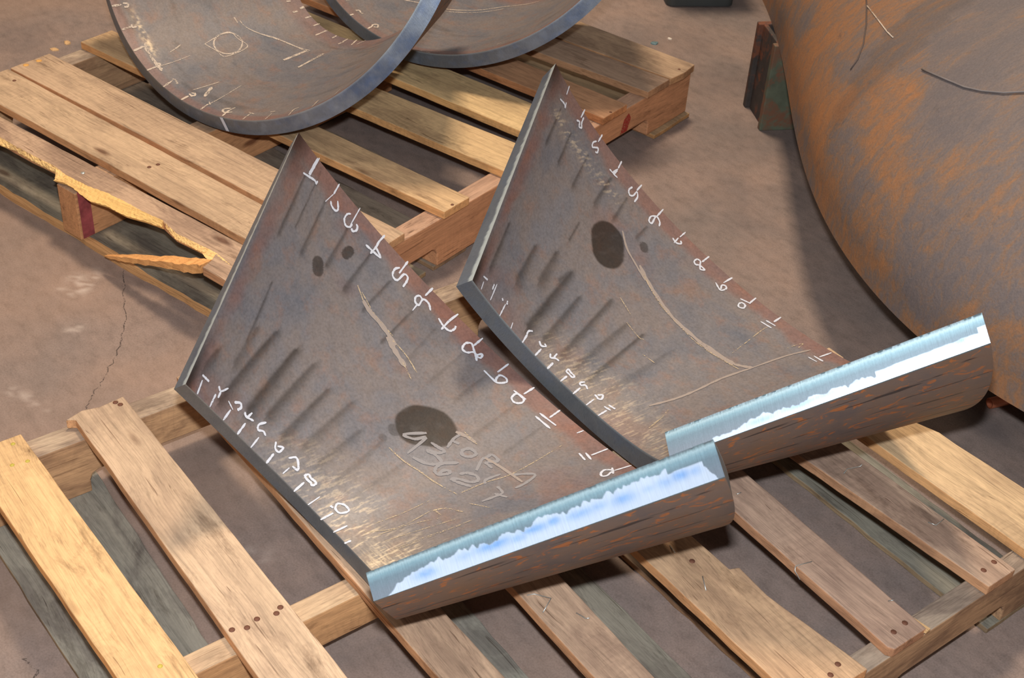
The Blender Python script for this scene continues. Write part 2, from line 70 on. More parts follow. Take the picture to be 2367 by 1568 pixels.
# ------------------------------------------------------------------ node helper
class NT:
    def __init__(s, name):
        s.m = bpy.data.materials.new(name); s.m.use_nodes = True; s.t = s.m.node_tree; s.t.nodes.clear()
        s.out = s.n('ShaderNodeOutputMaterial'); s.b = s.n('ShaderNodeBsdfPrincipled')
        s.l(s.b.outputs[0], s.out.inputs[0])
    def n(s, t, **k):
        n = s.t.nodes.new(t)
        for a, v in k.items(): setattr(n, a, v)
        return n
    def l(s, a, b): s.t.links.new(a, b)
    def noise(s, vec, scale, detail=4, rough=.55, dist=0):
        n = s.n('ShaderNodeTexNoise'); n.inputs['Scale'].default_value = scale; n.inputs['Detail'].default_value = detail
        n.inputs['Roughness'].default_value = rough; n.inputs['Distortion'].default_value = dist
        if vec is not None: s.l(vec, n.inputs['Vector'])
        return n.outputs['Fac']
    def mapping(s, vec, scale=(1, 1, 1), loc=(0, 0, 0), rot=(0, 0, 0)):
        m = s.n('ShaderNodeMapping'); m.inputs['Scale'].default_value = scale; m.inputs['Location'].default_value = loc; m.inputs['Rotation'].default_value = rot
        s.l(vec, m.inputs['Vector']); return m.outputs[0]
    def ramp(s, fac, stops):
        r = s.n('ShaderNodeValToRGB'); e = r.color_ramp.elements
        while len(e) < len(stops): e.new(.5)
        for i, (p, c) in enumerate(stops):
            e[i].position = p; e[i].color = c if not isinstance(c, (int, float)) else (c, c, c, 1)
        s.l(fac, r.inputs[0]); return r.outputs[0]
    def mix(s, fac, a, b, mode='MIX'):
        m = s.n('ShaderNodeMix', data_type='RGBA', blend_type=mode)
        for v, i in ((fac, 0), (a, 6), (b, 7)):
            if isinstance(v, (int, float)): m.inputs[i].default_value = v
            elif isinstance(v, tuple): m.inputs[i].default_value = v
            else: s.l(v, m.inputs[i])
        return m.outputs[2]
    def math(s, op, a, b=None, c=None):
        m = s.n('ShaderNodeMath', operation=op)
        for i, v in enumerate((a, b, c)):
            if v is None: continue
            if isinstance(v, (int, float)): m.inputs[i].default_value = v
            else: s.l(v, m.inputs[i])
        return m.outputs[0]
    def bump(s, h, strength, dist):
        b = s.n('ShaderNodeBump'); b.inputs['Strength'].default_value = strength; b.inputs['Distance'].default_value = dist
        s.l(h, b.inputs['Height']); s.l(b.outputs[0], s.b.inputs['Normal'])
    def set(s, **k):
        for a, v in k.items():
            i = s.b.inputs[{'base': 'Base Color', 'rough': 'Roughness', 'metal': 'Metallic', 'spec': 'Specular IOR Level'}[a]]
            if isinstance(v, (int, float, tuple)): i.default_value = v
            else: s.l(v, i)
        return s.m

# ------------------------------------------------------------------ materials
def wood_material(name, raw=False):
    n = NT(name); tc = n.n('ShaderNodeTexCoord'); oi = n.n('ShaderNodeObjectInfo')
    sh = n.n('ShaderNodeVectorMath', operation='ADD'); n.l(tc.outputs['Object'], sh.inputs[0])
    sc = n.n('ShaderNodeVectorMath', operation='SCALE'); sc.inputs['Scale'].default_value = 37.0
    cmb = n.n('ShaderNodeCombineXYZ'); n.l(oi.outputs['Random'], cmb.inputs[0]); n.l(oi.outputs['Random'], cmb.inputs[1]); n.l(oi.outputs['Random'], cmb.inputs[2])
    n.l(cmb.outputs[0], sc.inputs[0]); n.l(sc.outputs[0], sh.inputs[1]); v = sh.outputs[0]
    # warp for cathedral grain
    w = n.noise(n.mapping(v, (2.2, 7, 7)), 1.0, 3, .5)
    wv = n.n('ShaderNodeVectorMath', operation='ADD'); n.l(v, wv.inputs[0])
    cw = n.n('ShaderNodeCombineXYZ'); n.l(n.math('MULTIPLY', w, .06), cw.inputs[1]); n.l(n.math('MULTIPLY', w, .05), cw.inputs[2]); n.l(cw.outputs[0], wv.inputs[1])
    g1 = n.noise(n.mapping(wv.outputs[0], (2.4, 150, 150)), 1.0, 5, .6)
    g2 = n.noise(n.mapping(wv.outputs[0], (9.0, 620, 620)), 1.0, 3, .6)
    rings = n.noise(n.mapping(wv.outputs[0], (.8, 60, 80)), 1.0, 2, .5)
    grain = n.ramp(g1, [(.25, .70), (.45, .97), (.62, 1.02), (.8, .90)])
    ringc = n.ramp(rings, [(.36, .86), (.48, 1.0), (.56, 1.03), (.70, .88)])
    fine = n.ramp(g2, [(.28, .72), (.5, 1.0), (.8, 1.12)])
    base = n.mix(1.0, oi.outputs['Color'], grain, 'MULTIPLY')
    base = n.mix(.75, base, ringc, 'MULTIPLY'); base = n.mix(1.0, base, fine, 'MULTIPLY')
    if not raw:
        # weather-greyed blotches (alpha of the object colour = how grey)
        blot = n.noise(n.mapping(v, (6, 16, 16)), 1.0, 5, .65, .6)
        bm_ = n.ramp(blot, [(.44, 0.0), (.60, 1.0)])
        amt = n.math('MULTIPLY', bm_, oi.outputs['Alpha'])
        grey = n.mix(1.0, base, lin(196, 192, 196), 'MULTIPLY')
        base = n.mix(amt, base, grey)
        dk = n.noise(n.mapping(v, (9, 30, 30)), 1.0, 6, .7, .3)
        dm = n.ramp(dk, [(.56, 0.0), (.70, 1.0)])
        base = n.mix(n.math('MULTIPLY', dm, .55), base, n.mix(1.0, base, lin(135, 120, 112), 'MULTIPLY'))
        ck = n.noise(n.mapping(wv.outputs[0], (1.6, 240, 240), (7, 7, 7)), 1.0, 2, .5)
        base = n.mix(n.ramp(ck, [(.685, 0.0), (.72, .6)]), base, n.mix(1.0, base, lin(120, 96, 80), 'MULTIPLY'))
        pp_ = n.noise(n.mapping(v, (60, 160, 160)), 1.0, 4, .7)
        base = n.mix(1.0, base, n.ramp(pp_, [(.3, .88), (.55, 1.0), (.75, 1.07)]), 'MULTIPLY')
        # knots
        vo = n.n('ShaderNodeTexVoronoi'); vo.inputs['Scale'].default_value = 1.0; n.l(n.mapping(v, (4.5, 14, 14)), vo.inputs['Vector'])
        kn = n.ramp(vo.outputs['Distance'], [(.05, 1.0), (.13, 0.0)])
        base = n.mix(n.math('MULTIPLY', kn, .75), base, n.mix(1.0, base, lin(120, 80, 60), 'MULTIPLY'))
        # saw marks across the board
        sw = n.n('ShaderNodeTexWave', wave_type='BANDS', bands_direction='X'); sw.inputs['Scale'].default_value = 28; sw.inputs['Distortion'].default_value = 9; sw.inputs['Detail'].default_value = 3; sw.inputs['Detail Scale'].default_value = 2
        n.l(n.mapping(v, (1, .35, .35), rot=(0, 0, .25)), sw.inputs['Vector'])
        swm = n.ramp(n.noise(n.mapping(v, (5, 9, 9), (3, 3, 3)), 1.0, 2), [(.52, 0.0), (.68, .22)])
        base = n.mix(swm, base, n.mix(1.0, base, n.ramp(sw.outputs['Fac'], [(.0, .62), (.45, 1.0)]), 'MULTIPLY'))
        # sides of boards are fresher and more orange than the scuffed top
        geo = n.n('ShaderNodeNewGeometry'); vt = n.n('ShaderNodeVectorTransform', vector_type='NORMAL', convert_from='WORLD', convert_to='OBJECT')
        n.l(geo.outputs['Normal'], vt.inputs[0]); sx = n.n('ShaderNodeSeparateXYZ'); n.l(vt.outputs[0], sx.inputs[0])
        side = n.ramp(n.math('ABSOLUTE', sx.outputs['Z']), [(.3, 1.0), (.8, 0.0)])
        sidec = n.mix(1.0, base, (1.32, .98, .68, 1), 'MULTIPLY')
        base = n.mix(n.math('MULTIPLY', side, .9), base, sidec)
    hgt = n.math('ADD', n.math('MULTIPLY', g1, .7), n.math('MULTIPLY', g2, .3))
    n.bump(hgt, .4 if not raw else .9, .001 if not raw else .004)
    return n.set(base=base, rough=.82 if not raw else .7, spec=.25)
M_wood = wood_material('pallet wood'); M_raw = wood_material('torn fresh wood', True)

def steel_inner(name, tintseed=0):
    n = NT(name); tc = n.n('ShaderNodeTexCoord'); v = tc.outputs['Object']
    at = n.n('ShaderNodeAttribute', attribute_name='paint'); sp = n.n('ShaderNodeSeparateColor'); n.l(at.outputs['Color'], sp.inputs[0])
    a = n.noise(n.mapping(v, (1, 1, 1), (tintseed, 0, 0)), 9, 6, .62, .4)
    b = n.noise(n.mapping(v, (1, 1, 1), (0, tintseed+3, 0)), 26, 6, .65, .2)
    c = n.noise(n.mapping(v, (1, 1, 1), (0, 0, tintseed)), 260, 3, .6)
    base = n.ramp(a, [(.30, lin(98, 98, 104)), (.45, lin(110, 105, 106)), (.56, lin(117, 107, 103)), (.70, lin(111, 107, 109))])
    rust = n.ramp(b, [(.52, 0.0), (.68, 1.0)])
    base = n.mix(n.math('MULTIPLY', rust, .36), base, lin(136, 98, 76))
    base = n.mix(n.math('MULTIPLY', sp.outputs[1], .8), base, n.mix(n.ramp(b, [(.3, 0.0), (.7, 1.0)]), lin(118, 82, 72), lin(136, 90, 74)))
    base = n.mix(sp.outputs[0], base, n.mix(1.0, base, lin(125, 118, 110), 'MULTIPLY'))
    base = n.mix(sp.outputs[2], base, lin(214, 192, 160))
    md = n.noise(v, 75, 5, .7); base = n.mix(1.0, base, n.ramp(md, [(.3, .88), (.5, 1.0), (.7, 1.08)]), 'MULTIPLY')
    spk = n.ramp(c, [(.25, .80), (.5, 1.0), (.75, 1.16)]); base = n.mix(1.0, base, spk, 'MULTIPLY')
    n.bump(n.math('ADD', b, n.math('MULTIPLY', c, .4)), .25, .0012)
    rg = n.ramp(a, [(.3, .42), (.7, .56)])
    return n.set(base=base, rough=rg, spec=.38, metal=.12)
def steel_outer():
    n = NT('plate outer face'); tc = n.n('ShaderNodeTexCoord'); v = tc.outputs['Object']
    uv = n.n('ShaderNodeUVMap', uv_map='surf').outputs[0]
    a = n.noise(n.mapping(v, (1, 1, 1)), 14, 5, .6)
    b = n.noise(n.mapping(uv, (44, 15, 1), rot=(0, 0, .25)), 1.0, 4, .6, .8)
    st = n.noise(n.mapping(uv, (60, 3.0, 1), rot=(0, 0, .06)), 1.0, 3, .5, .4)
    base = n.ramp(a, [(.3, lin(98, 88, 86)), (.5, lin(114, 96, 86)), (.7, lin(120, 94, 76))])
    base = n.mix(n.math('MULTIPLY', n.ramp(b, [(.56, 0.0), (.63, 1.0)]), .75), base, lin(176, 104, 52))
    base = n.mix(n.math('MULTIPLY', n.ramp(st, [(.61, 0.0), (.66, 1.0)]), .85), base, lin(50, 44, 44))
    n.bump(b, .3, .001)
    return n.set(base=base, rough=.55, spec=.35, metal=.1)
def steel_end():
    n = NT('flame cut end face'); tc = n.n('ShaderNodeTexCoord'); v = tc.outputs['Object']
    at = n.n('ShaderNodeAttribute', attribute_name='paint'); sp = n.n('ShaderNodeSeparateColor'); n.l(at.outputs['Color'], sp.inputs[0])
    uv = n.n('ShaderNodeUVMap', uv_map='surf').outputs[0]
    a = n.noise(v, 16, 5, .6); c = n.noise(n.mapping(uv, (420, 4, 1)), 1.0, 3, .6)
    base = n.ramp(a, [(.3, lin(94, 98, 104)), (.5, lin(108, 110, 112)), (.72, lin(98, 106, 118))])
    base = n.mix(1.0, base, n.ramp(c, [(.3, .8), (.7, 1.12)]), 'MULTIPLY')
    base = n.mix(sp.outputs[0], base, n.mix(n.ramp(a, [(.4, 0.0), (.6, 1.0)]), lin(92, 110, 142), lin(140, 148, 160)))
    base = n.mix(sp.outputs[2], base, lin(205, 212, 208))
    n.bump(c, .35, .001)
    return n.set(base=base, rough=.45, spec=.5, metal=.35)
def steel_bright():
    n = NT('bright cut steel'); at = n.n('ShaderNodeAttribute', attribute_name='paint'); sp = n.n('ShaderNodeSeparateColor'); n.l(at.outputs['Color'], sp.inputs[0])
    uv = n.n('ShaderNodeUVMap', uv_map='surf').outputs[0]; tc = n.n('ShaderNodeTexCoord')
    sc = n.noise(n.mapping(uv, (1, 230, 1)), 1.0, 3, .7); sp2 = n.noise(tc.outputs['Object'], 500, 2, .6)
    sx = n.n('ShaderNodeSeparateXYZ'); n.l(uv, sx.inputs[0]); gn = n.noise(n.mapping(uv, (3, 150, 1)), 1.0, 4, .7)
    grey = n.ramp(n.math('ADD', sx.outputs[0], n.math('MULTIPLY', n.math('SUBTRACT', gn, .5), .16)), [(.02, lin(100, 116, 120)), (.12, lin(150, 172, 178)), (.24, lin(118, 146, 156)), (.42, lin(104, 122, 132)), (.8, lin(112, 122, 132))])
    grey = n.mix(1.0, grey, n.ramp(sp2, [(.3, .95), (.7, 1.04)]), 'MULTIPLY')
    wht = n.mix(sp.outputs[1], lin(184, 196, 212), lin(120, 158, 208))
    base = n.mix(sp.outputs[0], grey, wht); base = n.mix(sp.outputs[2], base, lin(108, 116, 122))
    base = n.mix(1.0, base, n.ramp(sc, [(.3, .9), (.7, 1.06)]), 'MULTIPLY')
    n.bump(sc, .25, .0006)
    rg = n.n('ShaderNodeMapRange'); n.l(sp.outputs[0], rg.inputs[0]); rg.inputs[3].default_value = .5; rg.inputs[4].default_value = .42
    return n.set(base=base, rough=rg.outputs[0], spec=.4, metal=.25)
def chalk(name, cov, col=(214, 206, 196)):
    n = NT(name); tc = n.n('ShaderNodeTexCoord'); t = n.n('ShaderNodeBsdfTransparent'); mx = n.n('ShaderNodeMixShader')
    f = n.noise(tc.outputs['Object'], 420, 3, .7); g = n.noise(tc.outputs['Object'], 40, 2, .5)
    s = n.math('ADD', n.math('MULTIPLY', f, .7), n.math('MULTIPLY', g, .3))
    fac = n.ramp(s, [(max(0, .62-cov*.5), 0.0), (max(.05, .70-cov*.5), 1.0)])
    n.l(fac, mx.inputs[0]); n.l(t.outputs[0], mx.inputs[1]); n.l(n.b.outputs[0], mx.inputs[2]); n.l(mx.outputs[0], n.out.inputs[0])
    return n.set(base=lin(*col), rough=.9, spec=.1)
M_ch = chalk('white chalk', .60, (196, 196, 202)); M_ch2 = chalk('worn chalk', .42, (196, 180, 164)); M_scr = chalk('scraped bright line', .62, (150, 136, 126)); M_fine = chalk('fine scratch', .34, (176, 156, 128)); M_ch3 = chalk('faint chalk', .62, (138, 132, 130))
M_out = steel_outer(); M_end = steel_end(); M_br = steel_bright()
M_in = [steel_inner('rolled plate inner face', i*5) for i in range(4)]

def simple(name, col, rough=.6, metal=0, spec=.4, nscale=40, var=.25, bump=.2, rust=None, rth=(.5, .6)):
    n = NT(name); tc = n.n('ShaderNodeTexCoord'); a = n.noise(tc.outputs['Object'], nscale, 5, .6)
    base = n.mix(1.0, lin(*col), n.ramp(a, [(.25, 1-var), (.75, 1+var*.5)]), 'MULTIPLY')
    if rust: base = n.mix(n.ramp(n.noise(tc.outputs['Object'], nscale*.6, 5, .65, .4), [(rth[0], 0.0), (rth[1], 1.0)]), base, lin(*rust))
    n.bump(a, bump, .001); return n.set(base=base, rough=rough, metal=metal, spec=spec)
M_nail = simple('galvanised wire', (196, 196, 190), .35, .7); M_rusty = simple('rusty nail', (110, 70, 52), .7, .2)

# ------------------------------------------------------------------ curved cone plates
def cone_pts(c, th, s, out):
    r1, sa, L, Th, T, e0, e1, d0, d1 = c['sh']; ca = math.sqrt(1-sa*sa)
    th = np.asarray(th, float); s = np.asarray(s, float); out = np.asarray(out, float)
    th = th+(out > 0)*(d0*(1-th)/2+d1*(1+th)/2)*np.where(out > 0, out, 0)
    s2 = s+(e0*(1-s)+e1*s)/L*T*out
    a = th*Th; r = r1+s2*L*sa
    p = np.stack([s2*L*ca-sa*out*T, r*np.sin(a)+ca*np.sin(a)*out*T, -r*np.cos(a)-ca*np.cos(a)*out*T+r1], -1)
    return np.asarray(c['o'])+p@np.asarray(c['R']).T
def grid(P, nu, nv, off=0):
    i = np.arange(nu-1)[:, None]*nv+np.arange(nv-1)[None, :]+off
    return np.stack([i, i+1, i+nv+1, i+nv], -1).reshape(-1, 4)
def build_grids(name, grids, mats, parent):
    # grids: list of (points[nu,nv,3], paint[nu,nv,3] or None, uv[nu,nv,2], mat index)
    Vs, Fs, mi, col, uvs = [], [], [], [], []; off = 0
    for P, pa, uv, m in grids:
        nu, nv = P.shape[:2]; Vs.append(P.reshape(-1, 3)); f = grid(P, nu, nv, off); Fs.append(f); mi.append(np.full(len(f), m))
        pa = np.zeros((nu, nv, 3)) if pa is None else pa
        col.append(np.concatenate([pa, np.ones((nu, nv, 1))], -1).reshape(-1, 4)); uvs.append(uv.reshape(-1, 2)); off += nu*nv
    V = np.concatenate(Vs); F = np.concatenate(Fs).astype(np.int32); mi = np.concatenate(mi).astype(np.int32); col = np.concatenate(col); uvs = np.concatenate(uvs)
    me = bpy.data.meshes.new(name); me.vertices.add(len(V)); me.vertices.foreach_set('co', V.ravel())
    me.loops.add(F.size); me.loops.foreach_set('vertex_index', F.ravel()); me.polygons.add(len(F))
    me.polygons.foreach_set('loop_start', np.arange(0, F.size, 4, dtype=np.int32)); me.polygons.foreach_set('loop_total', np.full(len(F), 4, dtype=np.int32))
    me.update(); me.validate()
    me.polygons.foreach_set('material_index', mi); me.polygons.foreach_set('use_smooth', np.ones(len(F), dtype=bool))
    ca = me.color_attributes.new('paint', 'FLOAT_COLOR', 'POINT'); ca.data.foreach_set('color', col.ravel())
    ul = me.uv_layers.new(name='surf'); ul.data.foreach_set('uv', uvs[F.ravel()].ravel())
    o = link(name, me, mats, parent); return o
def paint_inner(key, c, TH, S, seed):
    r1, sa, L, Th, T = c['sh'][:5]; R = r1+S*L*sa
    X = TH*Th*R; Y = S*L; dark = np.zeros_like(TH); rust = np.zeros_like(TH); sh = np.zeros_like(TH)
    for st in STAINS.get(key, []):
        kind, amt, rad = st[:3]; (t0, s0), (t1, s1) = st[3], st[4]
        rm = r1+(s0+s1)/2*L*sa
        rl = R if kind == 'd' else rm
        ax, ay = t0*Th*rl, s0*L; bx, by = t1*Th*rl, s1*L
        px = TH*Th*rl
        dx, dy = bx-ax, by-ay; tt = ((px-ax)*dx+(Y-ay)*dy)/(dx*dx+dy*dy+1e-12); tc = np.clip(tt, 0, 1)
        dd = np.hypot(px-ax-tc*dx, Y-ay-tc*dy)
        SG = 1.0
        if kind == 'o':
            dd = dd+(fbm(X*28, Y*28, seed+5, 3)-.5)*rad*.22
            dark = np.maximum(dark, amt*sstep(rad, rad*.86, dd)*(.85+.3*fbm(X*90, Y*90, seed+9)))
        else:
            sgn = np.sign((px-ax)*dy-(Y-ay)*dx)*np.sign(dx*0+1)
            w = rad*(.75+.5*fbm(X*30, Y*30, seed+3))*np.where(sgn*SG > 0, 1.25, .45)*(.55+.6*tc)
            f = amt*np.exp(-(dd/w)**2)*(.75+.4*fbm(X*60, Y*25, seed+11))
            dark = np.maximum(dark, f*.85)
    dark = np.clip(dark, 0, 1)
    if key in ('PL1', 'PL2'):
        edge = sstep(.91, .955, S+(fbm(X*22, Y*22, seed+21)-.5)*.06)*(.55+.5*fbm(X*18, Y*18, seed+4))
        edge *= 1 if key == 'PL1' else .9
        lt = sstep(-.91, -.955, TH+(fbm(X*30, Y*12, seed+8)-.5)*.06)*sstep(-1.0, -.97, TH)*.8*fbm(X*20, Y*20, seed+6)*1.4
        blot = sstep(.58, .72, fbm(X*7, Y*7, seed+31))*.35
        rust = np.maximum(np.maximum(edge, lt), blot)
        # bright scraped scale along the small end
        m = sstep(.26, .04, S+(fbm(X*14, Y*14, seed+41)-.5)*.20)*sstep(-.68, -.35, TH)*sstep(-.01, .02, S)
        gr = sstep(.54, .72, fbm(X*420, Y*70, seed+51, 3))*.75+.16
        k = .35+.75*sstep(-.35, .28, TH)
        if key == 'PL2': k = .38*np.ones_like(TH)
        sh = np.maximum(sh, m*gr*k)
        if key == 'PL1':
            hot = np.exp(-((TH-.22)/.16)**2)*sstep(.22, .02, S); sh = np.maximum(sh, hot*(.35+.6*sstep(.45, .7, fbm(X*60, Y*520, seed+61, 3))))
        else:
            m2 = np.exp(-((S-.85)/.03)**2)*sstep(-.98, -.9, TH)*sstep(-.55, -.65, TH); sh = np.maximum(sh, m2*.4*sstep(.5, .7, fbm(X*300, Y*120, seed+71)))
        # blackened corners next to the cut
        bk = np.exp(-((TH+.99)/.035)**2-((S-.02)/.14)**2)+np.exp(-((TH+1.0)/.05)**2-((S-1.0)/.12)**2)
        dark = np.maximum(dark, np.clip(bk, 0, 1))
    else:
        lim = .94 if key == 'R1' else .93
        rust = sstep(lim, lim+.03, S+(fbm(X*22, Y*22, seed+21)-.5)*.03)*(.35+.5*fbm(X*18, Y*18, seed+4))
        rust = np.maximum(rust, sstep(.14, .05, S)*.5)
        if key == 'R1':
            m = np.exp(-((S-.905)/.018)**2)*sstep(.36, .40, TH)*sstep(.60, .5, TH); sh = m*sstep(.4, .7, fbm(X*200, Y*200, 77))*.8
        dark = np.maximum(dark, sstep(.6, .8, fbm(X*9, Y*40, seed+3))*.3)
    return np.stack([np.clip(dark, 0, 1), np.clip(rust, 0, 1), np.clip(sh, 0, 1)], -1)
def cone_plate(key, name, label, cat, nu, nv, seed, bright, min_i, group=None):
    c = CONES[key]; L = c['sh'][2]; T = c['sh'][4]
    base = cone_pts(c, 0, .5, 1)
    root = empty(name, (base[0], base[1], .125)); tag(root, label, cat, group)
    inv = np.array(root.location)
    eps = .004 if bright else 0.0
    th = np.linspace(-1, 1-eps, nu); s = np.linspace(0, 1, nv)
    TH, S = np.meshgrid(th, s, indexing='ij'); P = cone_pts(c, TH, S, 0)
    # shallow press-brake facets on the concave face
    uvi = np.stack([TH, S], -1); pin = paint_inner(key, c, TH, S, seed)
    no = 90; tho = np.linspace(-1, 1-eps, no); so = np.linspace(0, 1, 30); TO, SO = np.meshgrid(tho, so, indexing='ij')
    Po = cone_pts(c, TO, SO, 1)
    G = [(P, pin, uvi, 0), (Po[::-1], None, np.stack([TO, SO], -1)[::-1], 1)]
    # end faces
    for sv, mt in ((0.0, 2), (1.0, 2)):
        w = np.linspace(0, 1, 9); A, Bw = np.meshgrid(th, w, indexing='ij')
        Pe = cone_pts(c, A, np.full_like(A, sv), 0)*(1-Bw[..., None])+cone_pts(c, A, np.full_like(A, sv), 1)*Bw[..., None]
        pe = np.zeros(A.shape+(3,))
        if sv == 1.0 and key in ('R1', 'R2'):
            pe[..., 0] = sstep(.1, -.45, A)*(.3+.6*fbm(A*30, Bw*2, 5))+.25*sstep(.55, .7, fbm(A*40, Bw*3, 9))
        pe[..., 2] = (Bw < .08)*.35
        if sv == 1.0: Pe = Pe[:, ::-1]; pe = pe[:, ::-1]; 
        G.append((Pe, pe, np.stack([A, Bw], -1), mt))
    # far longitudinal edge
    w = np.linspace(0, 1, 13); ss = np.linspace(0, 1, 200); A, Bw = np.meshgrid(ss, w, indexing='ij')
    P0 = cone_pts(c, np.full_like(A, -1.0), A, 0); P1 = cone_pts(c, np.full_like(A, -1.0), A, 1)
    Pe = P0*(1-Bw[..., None])+P1*Bw[..., None]; pe = np.zeros(A.shape+(3,)); pe[..., 2] = sstep(.34, .18, Bw+(fbm(A*60, Bw*0, 3)-.5)*.2)*.8; pe[..., 0] = .15
    G.append((Pe[:, ::-1], pe[:, ::-1], np.stack([A, Bw], -1), 2))
    if not bright:
        P0 = cone_pts(c, np.full_like(A, 1.0), A, 0); P1 = cone_pts(c, np.full_like(A, 1.0), A, 1)
        G.append((P0*(1-Bw[..., None])+P1*Bw[..., None], pe*0, np.stack([A, Bw], -1), 2))
    for i, g in enumerate(G): G[i] = (g[0]-inv, g[1], g[2], g[3])
    shell = build_grids('curved_shell', G, [M_in[min_i], M_out, M_end], root)
    if bright:
        rnd = random.Random(seed); nn = 420; ss = np.linspace(0, 1, nn); w = np.linspace(0, 1, 40); A, Bw = np.meshgrid(ss, w, indexing='ij')
        def face(tv, lift):
            P0 = cone_pts(c, np.full_like(A, tv), A, 0); P1 = cone_pts(c, np.full_like(A, tv), A, 1); return P0*(1-Bw[..., None])+P1*Bw[..., None]
        Pf = face(1.0, 0); Pb = face(1-eps, 0)
        nrm = np.cross(Pf[-1, 0]-Pf[0, 0], Pf[nn//2, -1]-Pf[nn//2, 0]); nrm /= np.linalg.norm(nrm)
        nrm = nrm if nrm @ (Pf[nn//2, 5]-Pb[nn//2, 5]) > 0 else -nrm
        burr = np.zeros_like(A); q = np.clip(1-Bw/.05, 0, 1)
        burr += q*(.0016*sstep(.62, .8, fbm(A*130, A*0, seed+3, 2))+.0004*fbm(A*300, A*0, seed+4, 1))
        Pf = Pf+nrm*burr[..., None]
        # jagged boundary between dull cut and bright flat
        if key == 'PL1':
            bnd = .50-.20*A+.30*(fbm(A*30, A*0, 4, 5)-.5)+.10*np.abs(((A*31) % 1)-.5)+.12*(vnoise(A*120, A*0, 3)-.5)
            bnd = np.where(A < .13, bnd+(.13-A)*5.4, bnd); bnd = np.where(A > .86, .42+.03*vnoise(A*60, A*0, 2), bnd); bnd = np.where(A > .955, .42+(A-.955)*22+.3*(fbm(A*90, A*0, 14, 3)-.5), bnd)
            blobs = [(.16, .72, .035, .16, .8), (.28, .62, .04, .14, .4), (.36, .60, .055, .16, 1), (.43, .66, .03, .12, .7), (.48, .58, .045, .13, .9), (.535, .56, .02, .12, 1), (.61, .62, .05, .14, .7), (.66, .60, .03, .13, .6), (.73, .64, .035, .16, .8), (.80, .62, .02, .1, .4), (.85, .62, .03, .14, .6), (.89, .58, .03, .14, .9), (.93, .6, .02, .12, .6)]
        else:
            bnd = .80-.22*A+.30*(fbm(A*26, A*0, 8, 5)-.5)+.10*(vnoise(A*110, A*0, 5)-.5)
            bnd = np.where(A < .3, bnd+(.3-A)*.7, bnd); bnd = np.where(A > .66, .60-.1*(A-.66)+.06*(fbm(A*40, A*0, 12)-.5), bnd); bnd = np.where(A > .975, .4, bnd)
            blobs = [(.3, .82, .04, .1, .6), (.42, .76, .06, .12, .7), (.5, .75, .05, .12, .5), (.60, .7, .04, .1, .5), (.72, .64, .05, .12, .4), (.82, .66, .03, .12, .5), (.87, .6, .02, .1, .5), (.92, .6, .025, .14, 1), (.86, .62, .02, .08, .6)]
        wht = sstep(-.02, .02, Bw-bnd); blue = np.zeros_like(A)
        for (a0, b0, ra, rb, am) in blobs:
            blue = np.maximum(blue, am*np.exp(-((A-a0)/ra)**2-((Bw-b0-.25*(A-a0))/rb)**2))
        blue *= .75+.5*fbm(A*80, Bw*12, seed+77)
        edgel = np.clip(1-Bw/.06, 0, 1)*.8*(fbm(A*90, A*0, 6, 2) > .45)
        pf = np.stack([wht, np.clip(blue*wht, 0, 1), edgel], -1)
        Gs = [(Pf-inv, pf, np.stack([Bw, A], -1), 0), ((Pb-inv)[:, ::-1], None, np.stack([Bw, A], -1), 0)]
        for (ia) in (0, -1):
            st_ = np.stack([Pf[ia], Pb[ia]], 0)-inv; Gs.append((st_, None, np.zeros((2, 40, 2)), 0))
        for (ib) in (0, -1):
            st_ = np.stack([Pf[:, ib], Pb[:, ib]], 0)-inv; Gs.append((st_, None, np.zeros((2, nn, 2)), 0))
        ce = build_grids('cut_edge', Gs, [M_br], root); ce['label'] = 'bright freshly cut steel edge with blue heat tint'
    return root, c
def numbers(c, root, lines, mat, width):
    G = {}
    for ln in lines:
        t = sum(p[0] for p in ln[1:])/(len(ln)-1); G.setdefault(int(round((t+1)*12)), []).append(ln)
    for k in sorted(G): strokes(c, root, 'chalk_number', G[k], mat, width, None)
def strokes(c, root, name, lines, mat, width, label, lift=.0007):
    V, F = [], []; inv = np.array(root.location)
    b_ = 0
    for ln in lines:
        w = width*ln[0]*.5; P = np.array(ln[1:], float)
        # Catmull-Rom resample
        if len(P) > 2:
            Q = [P[0]]; E = np.vstack([2*P[0]-P[1], P, 2*P[-1]-P[-2]])
            for i in range(1, len(E)-2):
                for t in (.2, .4, .6, .8, 1.0):
                    p0, p1, p2, p3 = E[i-1:i+3]; Q.append(.5*((2*p1)+(-p0+p2)*t+(2*p0-5*p1+4*p2-p3)*t*t+(-p0+3*p1-3*p2+p3)*t**3))
            P = np.array(Q)
        else:
            P = np.array([P[0]*(1-t)+P[1]*t for t in np.linspace(0, 1, 7)])
        X = cone_pts(c, P[:, 0], P[:, 1], 0); c0 = dict(c); c0['sh'] = c['sh'][:5]+[0, 0, 0, 0]; N = X-cone_pts(c0, P[:, 0], P[:, 1], .2); N /= np.linalg.norm(N, axis=1)[:, None]
        D = np.gradient(X, axis=0); D /= np.linalg.norm(D, axis=1)[:, None]+1e-9; S = np.cross(N, D)
        n = len(X); rg_ = random.Random(b_ if False else int(abs(P[0, 0])*9999)); ww = np.array([w*(.72+.5*rg_.random()) for _ in range(n)]); ww[0] *= .6; ww[-1] *= .6; X = X+N*lift-inv; b = len(V)
        for i in range(n): V += [X[i]-S[i]*ww[i], X[i]+S[i]*ww[i]]
        for i in range(n-1): F.append((b+2*i, b+2*i+1, b+2*i+3, b+2*i+2))
    o = link(name, mesh(name, V, F), [mat], root)
    if label: o['label'] = label
    return o

